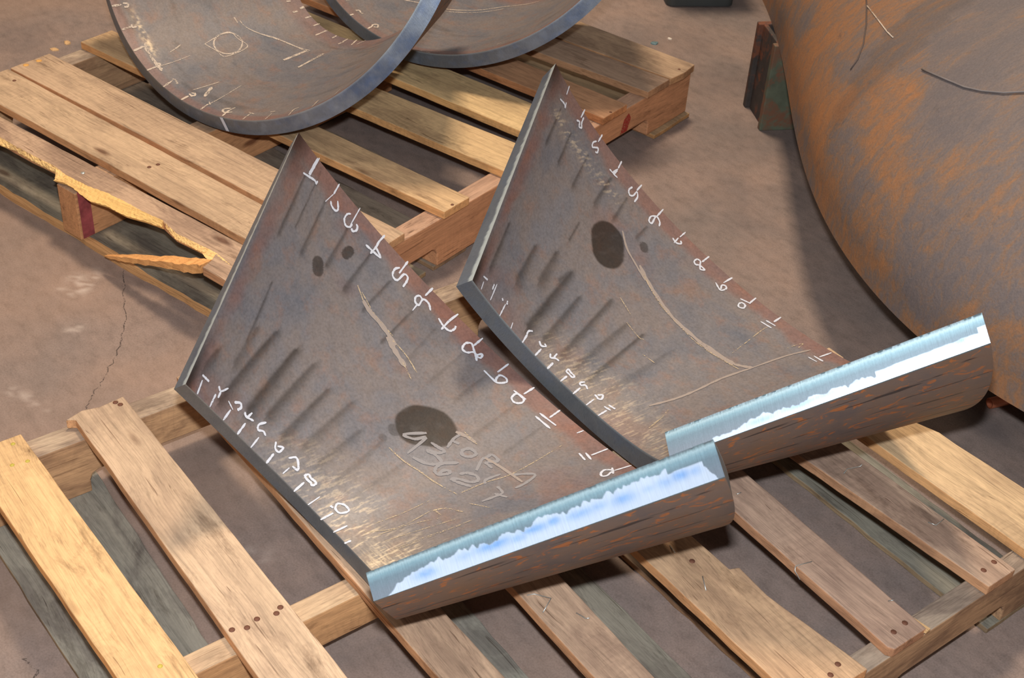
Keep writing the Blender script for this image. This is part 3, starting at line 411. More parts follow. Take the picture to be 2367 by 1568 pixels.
r, c = cone_plate('PL1', 'curved_steel_plate', 'half-cone rolled steel plate chalked FOR 43627, nearest the camera, resting on the front pallet', 'steel plate', 560, 330, 11, True, 0)
numbers(c, r, STROKES['PL1R'], M_ch, .0034)
numbers(c, r, STROKES['PL1L'], M_ch, .0030)
strokes(c, r, 'chalk_writing', STROKES['PL1T'], M_ch3, .0042, 'faint chalk writing FOR 43627')
strokes(c, r, 'scrape_marks', [l for l in STROKES['PL1S'] if l[0] > .95], M_scr, .0036, 'broad pale scraped lines')
strokes(c, r, 'fine_scratches', [l for l in STROKES['PL1S'] if l[0] <= .95], M_fine, .0026, 'fine bright scratches')
r, c = cone_plate('PL2', 'curved_steel_plate', 'half-cone rolled steel plate with a long curved pale stroke, second from the camera', 'steel plate', 560, 330, 23, True, 1)
numbers(c, r, STROKES['PL2R'], M_ch, .0030)
numbers(c, r, STROKES['PL2L'], M_ch, .0030)
strokes(c, r, 'scrape_marks', [l for l in STROKES['PL2S'] if l[0] > .75], M_scr, .0040, 'long curved pale stroke')
strokes(c, r, 'fine_scratches', [l for l in STROKES['PL2S'] if l[0] <= .75], M_fine, .0030, 'fine pale scratches')
r, c = cone_plate('R1', 'curved_steel_plate', 'half-cone rolled steel plate with a chalked circle in a diamond, on the rear pallet', 'steel plate', 380, 200, 37, False, 2)
numbers(c, r, STROKES['R1N'], M_ch2, .0042)
strokes(c, r, 'chalk_diagram', STROKES['R1C'], M_ch2, .0042, 'thin chalk circle drawn inside a diamond')
numbers(c, r, STROKES['R1F'], M_ch2, .0050)
# centre tick carried over the rim of this plate
cc = CONES['R1']; A0 = cone_pts(cc, .0, 1.0, .05); A1 = cone_pts(cc, -.005, 1.0, .95)
dirn = np.array([.5, -.8, .2]); sd = np.array([.0035, .0015, 0]); off = np.array([.0012, -.003, .0003]); iv = np.array(r.location)
f0, f1_ = cone_pts(cc, -.006, 1.0, .03), cone_pts(cc, .006, 1.0, .03); g0, g1_ = cone_pts(cc, -.006-.01, 1.0, .95), cone_pts(cc, .006-.01, 1.0, .95)
nn_ = np.cross(f1_-f0, g0-f0); nn_ /= np.linalg.norm(nn_); nn_ = nn_ if nn_[1] < 0 else -nn_
mk = link('chalk_tick', mesh('chalk_tick', [p+nn_*.001-iv for p in (f0, f1_, g1_, g0)], [(0, 1, 2, 3)]), [M_ch], r); mk['label'] = 'white chalk centre tick on the near rim'
r, c = cone_plate('R2', 'curved_steel_plate', 'half-cone rolled steel plate farthest back on the rear pallet', 'steel plate', 380, 200, 51, False, 3)
numbers(c, r, STROKES['R2N'], M_ch2, .0045)

# ------------------------------------------------------------------ pallets
def wcol(c, k=.80):
    m = sum(c)/3; return lin(*[(m+(v-m)*k)*1.0 for v in c])
def slab(name, pts, z0, z1, col, grey, parent, rot=0.0, rough=.0005, seg=.03, seed=0, mat=None, bevel=.0016, label=None, slope=None):
    # pts: outline in the pallet frame; long axis along x
    rnd = random.Random(seed); P = [Vector((p[0], p[1])) for p in pts]; out = []
    for i, p in enumerate(P):
        q = P[(i+1) % len(P)]; d = (q-p); n = max(1, int(d.length/seg)); nrm = Vector((d.y, -d.x)).normalized() if d.length > 0 else Vector((0, 0))
        for k in range(n):
            j = (rnd.random()-.5)*2*rough if k else 0
            out.append(p+d*(k/n)+nrm*j)
    cx = sum(p.x for p in P)/len(P); cy = sum(p.y for p in P)/len(P); n = len(out)
    V = [(p.x-cx, p.y-cy, z1-z0) for p in out]+[(p.x-cx+(rnd.random()-.5)*rough*.6, p.y-cy+(rnd.random()-.5)*rough*.6, 0) for p in out]
    F = [tuple(range(n)), tuple(range(2*n-1, n-1, -1))]+[(i, n+i, n+(i+1) % n, (i+1) % n) for i in range(n)]
    me = mesh(name, V, F); fixn(me)
    o = link(name, me, [mat or M_wood], parent); o.location = (cx, cy, z0)
    cl = wcol(col); o.color = (cl[0], cl[1], cl[2], grey)
    if bevel:
        b = o.modifiers.new('soft edges', 'BEVEL'); b.width = bevel; b.segments = 2; b.limit_method = 'ANGLE'; b.angle_limit = math.radians(50)
    if label: o['label'] = label
    return o
def stringer(x0, x1, y0, y1, z0, z1, zn, col, grey, parent, seed):
    # side profile (along y) with two fork notches
    def notch(a, b):
        r = .014; return [(a, z0), (a, zn-r), (a+r*.3, zn-r*.3), (a+r, zn), (b-r, zn), (b-r*.3, zn-r*.3), (b, zn-r), (b, z0)]
    prof = [(y0, z0)]+notch(y0+.152, y0+.381)+notch(y1-.381, y1-.152)+[(y1, z0), (y1, z1), (y0, z1)]
    # long axis must be local x for the grain: build in (y -> local x)
    n = len(prof); my = (y0+y1)/2; mx = (x0+x1)/2
    V = [(y-my, -(x0-mx), z-z0) for y, z in prof]+[(y-my, -(x1-mx), z-z0) for y, z in prof]
    F = [tuple(range(n)), tuple(range(2*n-1, n-1, -1))]+[(i, n+i, n+(i+1) % n, (i+1) % n) for i in range(n)]
    me = mesh('stringer', V, F); fixn(me); o = link('stringer', me, [M_wood], parent)
    o.location = (mx, my, z0); o.rotation_euler = (0, 0, PI/2); cl = wcol(col); o.color = (*cl[:3], grey)
    b = o.modifiers.new('soft edges', 'BEVEL'); b.width = .002; b.segments = 2; b.limit_method = 'ANGLE'; b.angle_limit = math.radians(50)
    return o
def nails(board, pts, z, mat=None, r=.0032, name='nail'):
    for i, (x, y) in enumerate(pts):
        lx, ly = x-board.location.x, y-board.location.y; lz = z-board.location.z
        k = 10; V = [(0, 0, .0012)]+[(r*.7*math.cos(t*2*PI/k), r*.7*math.sin(t*2*PI/k), .001) for t in range(k)]+[(r*math.cos(t*2*PI/k), r*math.sin(t*2*PI/k), .0001) for t in range(k)]+[(r*math.cos(t*2*PI/k), r*math.sin(t*2*PI/k), -.004) for t in range(k)]
        F = [(0, 1+t, 1+(t+1) % k) for t in range(k)]+[(1+t, 1+k+t, 1+k+(t+1) % k, 1+(t+1) % k) for t in range(k)]+[(1+k+t, 1+2*k+t, 1+2*k+(t+1) % k, 1+k+(t+1) % k) for t in range(k)]
        o = link(name, mesh(name, V, F, True), [mat or M_rusty], board); o.location = (lx, ly, lz)
def staple(board, pts, z=.1258, r=.0007):
    pp = [(x-board.location.x, y-board.location.y, zz+z-board.location.z) for (x, y, zz) in pts]
    V, F = tube(pp, r, 6); o = link('staple', mesh('staple', V, F, True), [M_nail], board)

# front pallet ---------------------------------------------------------------
P1 = empty('wooden_pallet', (.47, .31, 0)); tag(P1, 'wooden shipping pallet in front, under the two plates with bright cut edges', 'pallet')
def L1(pts): return [(x-.47, y-.31) for x, y in pts]
def deck1(key, pts, col, grey, seed, **k): return slab('deck_board', L1(pts), .1085, .125, col, grey, P1, seed=seed, **k)
bA = deck1('A', [(0, -.293), (.953, -.27), (.953, -.196), (0, -.214)], (232, 180, 116), .25, 1)
bB = deck1('B', [(.006, -.152), (.012, -.14), (.953, -.152), (.953, -.06), (0, -.063), (.004, -.10), (-.002, -.125)], (206, 168, 130), .45, 2, label='wide tan deck board with knots')
bC = deck1('C', [(0, .02), (.953, .029), (.953, .098), (0, .077)], (196, 154, 118), .7, 3)
bD = deck1('D', [(0, .197), (.953, .177), (.953, .235), (0, .271)], (196, 154, 120), .6, 4)
bE = deck1('E', [(-.03, .363), (.953, .357), (.955, .465), (.80, .448), (.745, .452), (.74, .439), (-.03, .435)], (206, 160, 116), .6, 5)
bF = deck1('F', [(0, .539), (.945, .512), (.953, .517), (.953, .577), (0, .607)], (192, 152, 124), .6, 6)
bG = deck1('G', [(0, .634), (.953, .702), (.953, .758), (0, .737)], (186, 150, 122), .8, 7, label='grey weathered deck board')
bH = deck1('H', [(0, .777), (.953, .8), (.953, .90), (.86, .90), (.80, .897), (.745, .893), (.714, .893), (.65, .872), (.55, .85), (0, .84)], (226, 184, 132), .45, 8, label='pale yellow deck board with a waney edge')
for (x0, x1, c_, g_, s_) in ((0, .04, (190, 160, 128), .9, 11), (.4665, .4994, (204, 166, 124), .5, 12), (.920, .951, (170, 146, 122), .95, 13)):
    stringer(x0-.47, x1-.47, -.293-.31, .927-.31, .010, .1085, .046, c_, g_, P1, s_)
for (pts, c_, g_, s_) in (([(0, -.297), (.951, -.287), (.951, -.155), (0, -.12)], (148, 138, 120), .9, 21), ([(0, .085), (.951, .09), (.951, .175), (0, .19)], (148, 140, 122), .9, 22),
                          ([(0, .275), (.951, .27), (.951, .352), (0, .366)], (148, 136, 116), .9, 23), ([(0, .42), (.951, .425), (.951, .50), (0, .50)], (160, 134, 108), .8, 24),
                          ([(0, .752), (.951, .75), (.951, .884), (0, .889)], (138, 130, 112), .9, 25)):
    slab('bottom_board', L1(pts), 0.0, .010, c_, g_, P1, seed=s_, rough=.0012)
nails(bA, L1([(.0146, -.2307), (.0586, -.2275), (.055, -.2474), (.4785, -.2334)]), .125, simple('yellow glued nail', (190, 170, 70), .5))
nails(bB, L1([(.0073, -.078), (.0154, -.0742), (.4766, -.0731), (.4825, -.0818), (.4828, -.1221), (.4757, -.1387), (.4773, -.1057)]), .125, r=.004)
nails(bG, L1([(.9282, .7444), (.9299, .7203)]), .125, r=.004); nails(bF, L1([(.9317, .5608), (.9336, .5372)]), .125, r=.004); nails(bE, L1([(.9292, .4399), (.9354, .4201), (.7027, .4076)]), .125, r=.004)
def stp(board, pts): staple(board, [(x-.47, y-.31, z) for x, y, z in pts])
stp(bD, [(.6304, .1915, 0), (.6338, .2006, 0), (.6539, .2112, .004), (.6642, .1908, 0)]); stp(bD, [(.6878, .2250, 0), (.7022, .2285, .001), (.706, .231, .004)])
stp(bE, [(.6652, .4018, 0), (.6833, .3939, .006)]); stp(bE, [(.7324, .3976, .003), (.7512, .3869, .0)])
stp(bF, [(.6439, .5450, 0), (.6454, .552, .001)]); stp(bG, [(.7000, .7000, .004), (.6937, .7148, 0), (.7013, .7335, .001), (.7018, .7350, .005)]); stp(bG, [(.8295, .728, 0), (.8394, .7325, 0), (.8388, .7496, .002)])
stp(bF, [(.7919, .5392, .0), (.7863, .5191, 0), (.7864, .5133, .001), (.7884, .5115, -.004), (.800, .5105, -.010)]); stp(bF, [(.8952, .5708, .0), (.9002, .5740, .004)])
sp_ = slab('splinter', [(x-bF.location.x, y-bF.location.y) for x, y in L1([(.875, .570), (.90, .5745), (.955, .583), (.956, .575), (.93, .562), (.90, .566)])], .0102, .0140, (230, 176, 112), 0, bF, mat=M_raw, rough=.0015, seed=5, bevel=0)

# rear pallet ----------------------------------------------------------------
P2 = empty('wooden_pallet', (-1.0178, -.0085, 0), .255); tag(P2, 'wooden shipping pallet at the back with a splintered front board, under two half-cone plates', 'pallet')
def deck2(pts, col, grey, seed, **k): return slab('deck_board', pts, .1085, .125, col, grey, P2, seed=seed, **k)
q1 = deck2([(0, .012), (.222, .0134), (.2605, .0129), (.3155, .0139), (.3767, .0178), (.41, .0123), (.4753, .016), (.5171, .0241), (.5526, .0266), (.6085, .0278), (.6528, .0321), (.6989, .0222), (.7908, .0283), (.801, .008), (.805, -.014), (.861, -.014), (.98, -.012), (.98, .081), (0, .058)], (196, 156, 122), .75, 31, label='grey-brown front deck board with a torn front edge')
q2 = deck2([(0, .090), (.98, .092), (.98, .185), (0, .189)], (204, 166, 126), .4, 32)
q3 = deck2([(0, .194), (.4, .199), (.98, .196), (.975, .291), (0, .288)], (202, 164, 126), .4, 33)
qa = deck2([(0, .365), (.98, .389), (.98, .458), (0, .446)], (216, 172, 120), .6, 34)
qb = deck2([(0, .530), (.98, .573), (.98, .675), (0, .612)], (220, 178, 122), .6, 35)
qc = deck2([(0, .692), (.98, .716), (.98, .823), (0, .803)], (224, 184, 124), .5, 36)
qd = deck2([(0, .852), (.98, .872), (.98, .955), (0, .945)], (198, 142, 98), .5, 37, label='orange-brown deck board')
qe = deck2([(0, .972), (.98, 1.03), (.98, 1.11), (0, 1.062)], (174, 140, 112), .7, 38)
qf = deck2([(0, 1.070), (.98, 1.115), (.985, 1.16), (.98, 1.208), (0, 1.198)], (180, 146, 112), .7, 39)
for (x0, x1, c_, g_, s_) in ((0, .045, (196, 168, 138), .8, 41), (.402, .4535, (192, 148, 110), .4, 42), (.935, .9735, (192, 146, 114), .3, 43)):
    s2 = stringer(x0, x1, 0, 1.209, .010, .1085, .051, c_, g_, P2, s_)
    if s_ == 43:
        rp = link('red_paint_patch', mesh('red_paint_patch', [(.950-.6045, -.0196, .044), (.975-.6045, -.0196, .044), (.985-.6045, -.0196, .07), (.975-.6045, -.0196, .085), (.960-.6045, -.0196, .075)], [(0, 1, 2, 3, 4)]), [chalk('red spray paint', .42, (160, 56, 48))], s2); rp['label'] = 'faded red spray paint'
    if s_ == 42:
        rp = link('red_paint_stripe', mesh('red_paint_stripe', [(-.600, -.0264, .002), (-.575, -.0264, .002), (-.575, -.0264, .100), (-.600, -.0264, .100)], [(0, 1, 2, 3)]), [simple('red paint stripe', (158, 74, 74), .7, nscale=60, var=.5)], s2); rp['label'] = 'dull red painted stripe near the end'
for (pts, c_, g_, s_) in (([(0, .010), (.98, .012), (.98, .150), (0, .150)], (134, 122, 102), .9, 51), ([(0, .385), (.97, .375), (.97, .468), (0, .478)], (142, 124, 104), .8, 52), ([(0, .525), (.97, .515), (.97, .60), (0, .61)], (150, 130, 108), .8, 53), ([(0, .27), (.97, .262), (.97, .355), (0, .362)], (146, 130, 104), .8, 55), ([(0, 1.07), (.985, 1.07), (.985, 1.209), (0, 1.209)], (184, 148, 104), .6, 54)):
    ob_ = slab('bottom_board', pts, 0.0, .010, c_, g_, P2, seed=s_, rough=.0012)
    if s_ == 51:
        slab('torn_edge', [(x-ob_.location.x, y-ob_.location.y) for x, y in ((0, .004), (.12, .008), (.25, .003), (.40, .006), (.55, .002), (.72, .008), (.98, .004), (.98, .011), (.8, .016), (.65, .012), (.5, .018), (.33, .012), (.2, .016), (0, .012))], 0.0, .0106, (224, 158, 92), 0, ob_, mat=M_raw, rough=.002, seed=6, bevel=0)
nails(q3, [(.0134, .2527), (.0114, .2231)], .125, simple('orange plug', (216, 160, 84), .6), r=.006); nails(q2, [(.0513, .1669)], .125, r=.004)
nails(q1, [(.4289, .0396)], .125, M_nail, r=.004); nails(q2, [(.5002, .1501), (.4963, .1334)], .125, r=.004); nails(qa, [(.9745, .4168)], .125); nails(qd, [(.9755, .9024)], .125); nails(qf, [(.9687, 1.1639)], .125)
# torn yellow wood along the broken board, hinged splinter
def torn(name, up, lo, zu, zl, parent, col, seed):
    rnd = random.Random(seed); n = 60
    def rs(pl):
        d = [0]
        for a, b in zip(pl, pl[1:]): d.append(d[-1]+math.dist(a, b))
        o = []
        for i in range(n):
            t = d[-1]*i/(n-1); j = max(k for k in range(len(d)) if d[k] <= t+1e-12); j = min(j, len(pl)-2); f = (t-d[j])/(d[j+1]-d[j]+1e-12)
            o.append((pl[j][0]+(pl[j+1][0]-pl[j][0])*f, pl[j][1]+(pl[j+1][1]-pl[j][1])*f))
        return o
    A = rs(up); Bq = rs(lo); V = []; m = 5
    for i in range(n):
        for k in range(m):
            t = k/(m-1); e = (rnd.random()-.5)*.0022*(1 if 0 < k else 0)
            V.append((A[i][0]*(1-t)+Bq[i][0]*t, A[i][1]*(1-t)+Bq[i][1]*t+e, zu*(1-t)+zl*t+(rnd.random()-.5)*.0016))
        V.append((Bq[i][0], Bq[i][1]+.004, zl-.006)); V.append((A[i][0], A[i][1]+.002, zl-.006))
    m2 = m+2; F = []
    for i in range(n-1):
        for k in range(m2): F.append((i*m2+k, i*m2+(k+1) % m2, (i+1)*m2+(k+1) % m2, (i+1)*m2+k))
    F += [tuple(range(m2)), tuple((n-1)*m2+k for k in range(m2))[::-1]]
    pl = parent.location; V = [(x-pl.x, y-pl.y, z-pl.z) for x, y, z in V]
    me = mesh(name, V, F); fixn(me); o = link(name, me, [M_raw], parent); cl = lin(*col); o.color = (*cl[:3], 0); o['label'] = 'pale freshly torn wood'; return o
torn('torn_edge', [(.41, .0133), (.4753, .017), (.5171, .0251), (.5526, .0276), (.6085, .0288), (.6528, .0331)], [(.4015, -.004), (.42, .002), (.4415, .0031), (.5004, -.0045), (.5345, .0048), (.5852, .0069), (.619, .0183), (.6563, .0257)], .1262, .1175, q1, (246, 196, 122), 1)
torn('torn_edge', [(.20, .0144), (.2605, .0139), (.3155, .0149), (.3767, .0188), (.415, .0133)], [(.20, .002), (.2312, .0057), (.2678, .0120), (.2987, .0101), (.35, .012), (.3822, .0143), (.402, -.002), (.412, .001)], .1262, .1175, q1, (246, 200, 132), 2)
torn('torn_edge', [(.6528, .0331), (.6989, .0232), (.7908, .0293), (.832, .0220)], [(.6713, .0265), (.7021, .017), (.7622, .0196), (.80, .008)], .1256, .119, q1, (244, 198, 130), 3)
def hinge():
    # long broken-off splinter still hanging from the board
    a = Vector((.800, .0005, .1165)); b = Vector((.552, -.0225, .034)); n = 26; V = []; rnd = random.Random(4)
    side = Vector((0, 1, 0)); up = Vector((0, 0, 1))
    for i in range(n):
        t = i/(n-1); p = a*(1-t)+b*t; w = (.0125*(1-t)**.6+.0012); h = (.0075*(1-t)**.5+.001)
        for (sx, sz) in ((-1, -1), (1, -1), (1, 1), (-1, 1)):
            V.append(p+side*(sx*w*(1+(rnd.random()-.5)*.3))+up*(sz*h*(1+(rnd.random()-.5)*.4)))
    F = [(i*4+k, i*4+(k+1) % 4, (i+1)*4+(k+1) % 4, (i+1)*4+k) for i in range(n-1) for k in range(4)]+[(0, 1, 2, 3), tuple((n-1)*4+k for k in range(4))[::-1]]
    V = [v-q1.location for v in V]; me = mesh('splinter', V, F); fixn(me); o = link('splinter', me, [M_raw], q1); cl = lin(232, 168, 104); o.color = (*cl[:3], 0); o['label'] = 'long broken splinter hanging off the board'
hinge()

# ------------------------------------------------------------------ floor
def make_floor():
    x0, x1, y0, y1 = -2.6, 1.6, -.9, 3.6; st = .008
    xs = np.arange(x0, x1+1e-6, st); ys = np.arange(y0, y1+1e-6, st)
    xs = np.concatenate([[-14, -8, -5, -3.5], xs, [2.5, 4, 8, 14]]); ys = np.concatenate([[-12, -6, -3, -1.5], ys, [4.5, 6, 9, 16]])
    X, Y = np.meshgrid(xs, ys, indexing='ij'); P = np.stack([X, Y, np.zeros_like(X)], -1)
    sm = np.zeros_like(X)
    for (a, b, w, am) in (((-.3495, -.0016), (-.345, -.0086), .012, .8), ((-.4857, .055), (-.4517, .050), .014, .7), ((-.490, .09), (-.4607, .0724), .010, .7), ((-.47, .02), (-.44, .03), .008, .5), ((-.25, -.15), (-.18, -.12), .012, .4), ((.05, -.20), (.08, -.17), .01, .4), ((.62, .10), (.66, .12), .010, .3), ((.25, -.02), (.28, .0), .02, .3)):
        dx, dy = b[0]-a[0], b[1]-a[1]; t = np.clip(((X-a[0])*dx+(Y-a[1])*dy)/(dx*dx+dy*dy), 0, 1); d = np.hypot(X-a[0]-t*dx, Y-a[1]-t*dy)
        sm = np.maximum(sm, am*np.exp(-(d/w)**2)*sstep(.4, .65, fbm(X*90, Y*90, 3)))
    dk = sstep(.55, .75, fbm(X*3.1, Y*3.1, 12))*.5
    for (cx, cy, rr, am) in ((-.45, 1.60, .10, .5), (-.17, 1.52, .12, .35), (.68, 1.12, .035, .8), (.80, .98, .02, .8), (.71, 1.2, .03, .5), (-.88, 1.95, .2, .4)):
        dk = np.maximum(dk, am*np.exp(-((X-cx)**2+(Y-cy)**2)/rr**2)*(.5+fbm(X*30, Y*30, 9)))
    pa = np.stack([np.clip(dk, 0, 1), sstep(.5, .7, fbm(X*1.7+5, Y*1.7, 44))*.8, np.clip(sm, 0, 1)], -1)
    n = NT('worn brown concrete'); tc = n.n('ShaderNodeTexCoord'); v = tc.outputs['Object']
    at = n.n('ShaderNodeAttribute', attribute_name='paint'); sp = n.n('ShaderNodeSeparateColor'); n.l(at.outputs['Color'], sp.inputs[0])
    a = n.noise(v, 5, 6, .62, .3); b = n.noise(n.mapping(v, (1, 1.6, 1)), 30, 6, .7); c = n.noise(v, 350, 3, .6); d = n.noise(n.mapping(v, (18, 60, 1), rot=(0, 0, .5)), 1.0, 4, .6)
    base = n.ramp(a, [(.3, lin(120, 107, 101)), (.5, lin(133, 115, 106)), (.7, lin(143, 121, 109))])
    base = n.mix(1.0, base, n.ramp(b, [(.25, .72), (.5, 1.0), (.78, 1.18)]), 'MULTIPLY')
    base = n.mix(1.0, base, n.ramp(c, [(.25, .78), (.5, 1.0), (.8, 1.2)]), 'MULTIPLY')
    base = n.mix(.3, base, n.ramp(d, [(.3, .86), (.6, 1.05)]), 'MULTIPLY')
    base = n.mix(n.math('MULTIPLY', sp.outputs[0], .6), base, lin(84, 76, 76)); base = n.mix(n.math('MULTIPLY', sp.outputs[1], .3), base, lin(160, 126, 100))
    base = n.mix(n.math('MULTIPLY', sp.outputs[2], .7), base, lin(214, 196, 182))
    n.bump(n.math('ADD', b, n.math('MULTIPLY', c, .5)), .25, .002); m = n.set(base=base, rough=.72, spec=.3)
    o = build_grids('floor', [(P, pa, np.stack([X, Y], -1), 0)], [m], None); o['kind'] = 'structure'; return o
FLOOR = make_floor()
def crack(pts, w, seed, nm):
    rnd = random.Random(seed); Q = []
    for a, b in zip(pts, pts[1:]):
        for k in range(8): t = k/8; Q.append((a[0]+(b[0]-a[0])*t+(rnd.random()-.5)*.006, a[1]+(b[1]-a[1])*t+(rnd.random()-.5)*.006))
    V, F = [], []
    for i, (x, y) in enumerate(Q):
        ww = w*(.5+rnd.random()); V += [(x-ww*.6, y-ww*.6, .0004), (x+ww*.6, y+ww*.6, .0004)]
    for i in range(len(Q)-1): F.append((2*i, 2*i+1, 2*i+3, 2*i+2))
    o = link(nm, mesh(nm, V, F), [chalk('crack in floor', .30, (84, 72, 66))], FLOOR); o['label'] = 'thin dark crack'
crack([(-.4739, .1371), (-.3295, .0757), (-.2671, .0397), (-.2, -.0236), (-.1609, -.0623), (-.1352, -.0804)], .0011, 1, 'floor_crack')
crack([(.27, -.335), (.30, -.33), (.34, -.345)], .0016, 2, 'floor_crack')

# ------------------------------------------------------------------ rusty dished head
def dome():
    cx, cy, zr = 1.003, 2.579, .2; T = .018; H = .52
    def rim(ph):
        p = min(max(ph, -2.62), -1.66); u = p+2.2; r = -1.28485822*u**3+.46549296*u**2+.12304526*u+1.62873084
        # ease back to a true circle away from the near side
        if ph < -2.62: r = r+(1.66-r)*min(1, (-2.62-ph)/.5)
        if ph > -1.66: r = r+(1.66-r)*min(1, (ph+1.66)/.5)
        return r
    nu, nv = 420, 240
    phs = np.linspace(-PI-1.0, PI-1.0, nu); ks = np.linspace(0, 1, nv)
    rr = np.array([rim(p if p > -PI else p+2*PI) for p in phs])
    # profile: short vertical flange, knuckle, shallow crown
    a = ks*PI/2; rho = np.cos(a)**.62; hz = np.sin(a)**1.0
    rho = np.where(ks < .06, 1.0, np.cos((ks-.06)/.94*PI/2)**.62); hz = np.where(ks < .06, ks/.06*.09, .09+.91*np.sin((ks-.06)/.94*PI/2))
    Ph, K = np.meshgrid(phs, ks, indexing='ij'); RH = rho[None, :]*rr[:, None]; Z = zr+H*hz[None, :]*np.ones_like(RH)
    X = cx+RH*np.cos(Ph); Y = cy+RH*np.sin(Ph)
    dent = .006*(fbm(X*3, Y*3, 7)-.5); dent *= sstep(.08, .3, K)
    P = np.stack([X, Y, Z+dent], -1)
    RI = RH-T*rho[None, :]; Pi = np.stack([cx+RI*np.cos(Ph), cy+RI*np.sin(Ph), Z-T*hz[None, :]], -1)
    base = np.array([cx, cy, 0.0])
    pa = np.zeros(P.shape)
    # large heat and dent outlines seen on the skin
    def ell(x0, y0, a_, b_, w, t0=0):
        ct, st_ = math.cos(t0), math.sin(t0); u = ((X-x0)*ct+(Y-y0)*st_)/a_; v = (-(X-x0)*st_+(Y-y0)*ct)/b_; d = np.hypot(u, v)
        return np.exp(-((d-1)/w)**2)
    pa[..., 1] = sstep(.42, .60, fbm(Ph*9, K*7, 31)) * (.25+.75*sstep(.50, .25, K))
    dg = np.hypot(X-.52, Y-1.34)+(fbm(X*9, Y*9, 15)-.5)*.12
    pa[..., 2] = sstep(.29, .23, dg)
    # oval darker scuffs in the skin
    for (x_, y_, ra, rb) in ((.23, 1.30, .05, .16),):
        pa[..., 0] = np.maximum(pa[..., 0], .35*sstep(1.05, .95, np.hypot((X-x_)/ra, (Y-y_)/rb)+(fbm(X*20, Y*20, 8)-.5)*.3))
    G = [(P-base, pa, np.stack([Ph, K], -1), 0), ((Pi-base)[::-1], None, np.stack([Ph, K], -1)[::-1], 0), (np.stack([Pi[:, 0], P[:, 0]], 1)-base, None, np.zeros((nu, 2, 2)), 1)]
    n = NT('rusted mill scale'); tc = n.n('ShaderNodeTexCoord'); v = tc.outputs['Object']
    at = n.n('ShaderNodeAttribute', attribute_name='paint'); sp = n.n('ShaderNodeSeparateColor'); n.l(at.outputs['Color'], sp.inputs[0])
    uv = n.n('ShaderNodeUVMap', uv_map='surf').outputs[0]
    a1 = n.noise(n.mapping(uv, (16, 5, 1)), 1.0, 8, .74, .5); b1 = n.noise(n.mapping(uv, (110, 30, 1)), 1.0, 6, .75, .8); c1 = n.noise(v, 300, 3, .6)
    f = n.math('ADD', n.math('MULTIPLY', a1, .55), n.math('ADD', n.math('MULTIPLY', b1, .42), n.math('MULTIPLY', sp.outputs[1], .09)))
    f = n.math('SUBTRACT', f, n.math('MULTIPLY_ADD', sp.outputs[2], .085, -.012))
    base_ = n.ramp(f, [(.38, lin(100, 91, 90)), (.47, lin(109, 96, 91)), (.53, lin(120, 97, 82)), (.59, lin(136, 99, 72)), (.68, lin(150, 102, 66))])
    dks = n.noise(n.mapping(uv, (70, 30, 1)), 1.0, 7, .78, .6)
    base_ = n.mix(n.math('MULTIPLY', n.ramp(dks, [(.58, 0.0), (.68, 1.0)]), .5), base_, lin(84, 74, 70))
    base_ = n.mix(sp.outputs[0], base_, lin(80, 68, 62)); base_ = n.mix(1.0, base_, n.ramp(c1, [(.25, .86), (.75, 1.12)]), 'MULTIPLY')
    n.bump(n.math('ADD', b1, n.math('MULTIPLY', c1, .3)), .35, .004); m = n.set(base=base_, rough=.62, spec=.3)
    root = empty('dished_tank_head', (cx, cy, 0)); tag(root, 'huge rusty domed steel shell at right, its rim propped above the floor', 'steel tank end')
    build_grids('domed_shell', G, [m, simple('dark rim', (96, 66, 46), .7, nscale=30)], root)
    # raised seam lines: thin pale line near the top and a curved overlap mark
    def onsurf(x, y):
        d = math.hypot(x-cx, y-cy); ph = math.atan2(y-cy, x-cx); R_ = rim(ph); q = d/R_; lo = .06
        k = lo+(1-lo)*math.acos(min(1, q)**(1/.62))/(PI/2); return (x-cx, y-cy, zr+H*(.09+.91*math.sin((k-lo)/(1-lo)*PI/2))+.003)
    for nm, pts, r_, mt in (('weld_line', [[0.3218, 1.1982], [0.3503, 1.1893], [0.3827, 1.1801], [0.4233, 1.1701], [0.4562, 1.1675], [0.4906, 1.1707], [0.5225, 1.181], [0.5507, 1.1935]], .0016, simple('steel ridge', (120, 112, 110), .5)), ('chalk_line', [[0.0705, 1.3571], [0.1298, 1.3158], [0.1789, 1.2823], [0.2045, 1.2671]], .0012, M_ch2), ('dent_outline', [[-0.0, 1.4286], [0.0674, 1.3594], [0.1125, 1.3104], [0.147, 1.268], [0.1642, 1.2389], [0.1651, 1.2243]], .0014, simple('dark crease', (84, 70, 64), .7))):
        V, F = tube([onsurf(*p) for p in pts], r_, 6); link(nm, mesh(nm, V, F, True), [mt], root)
dome()

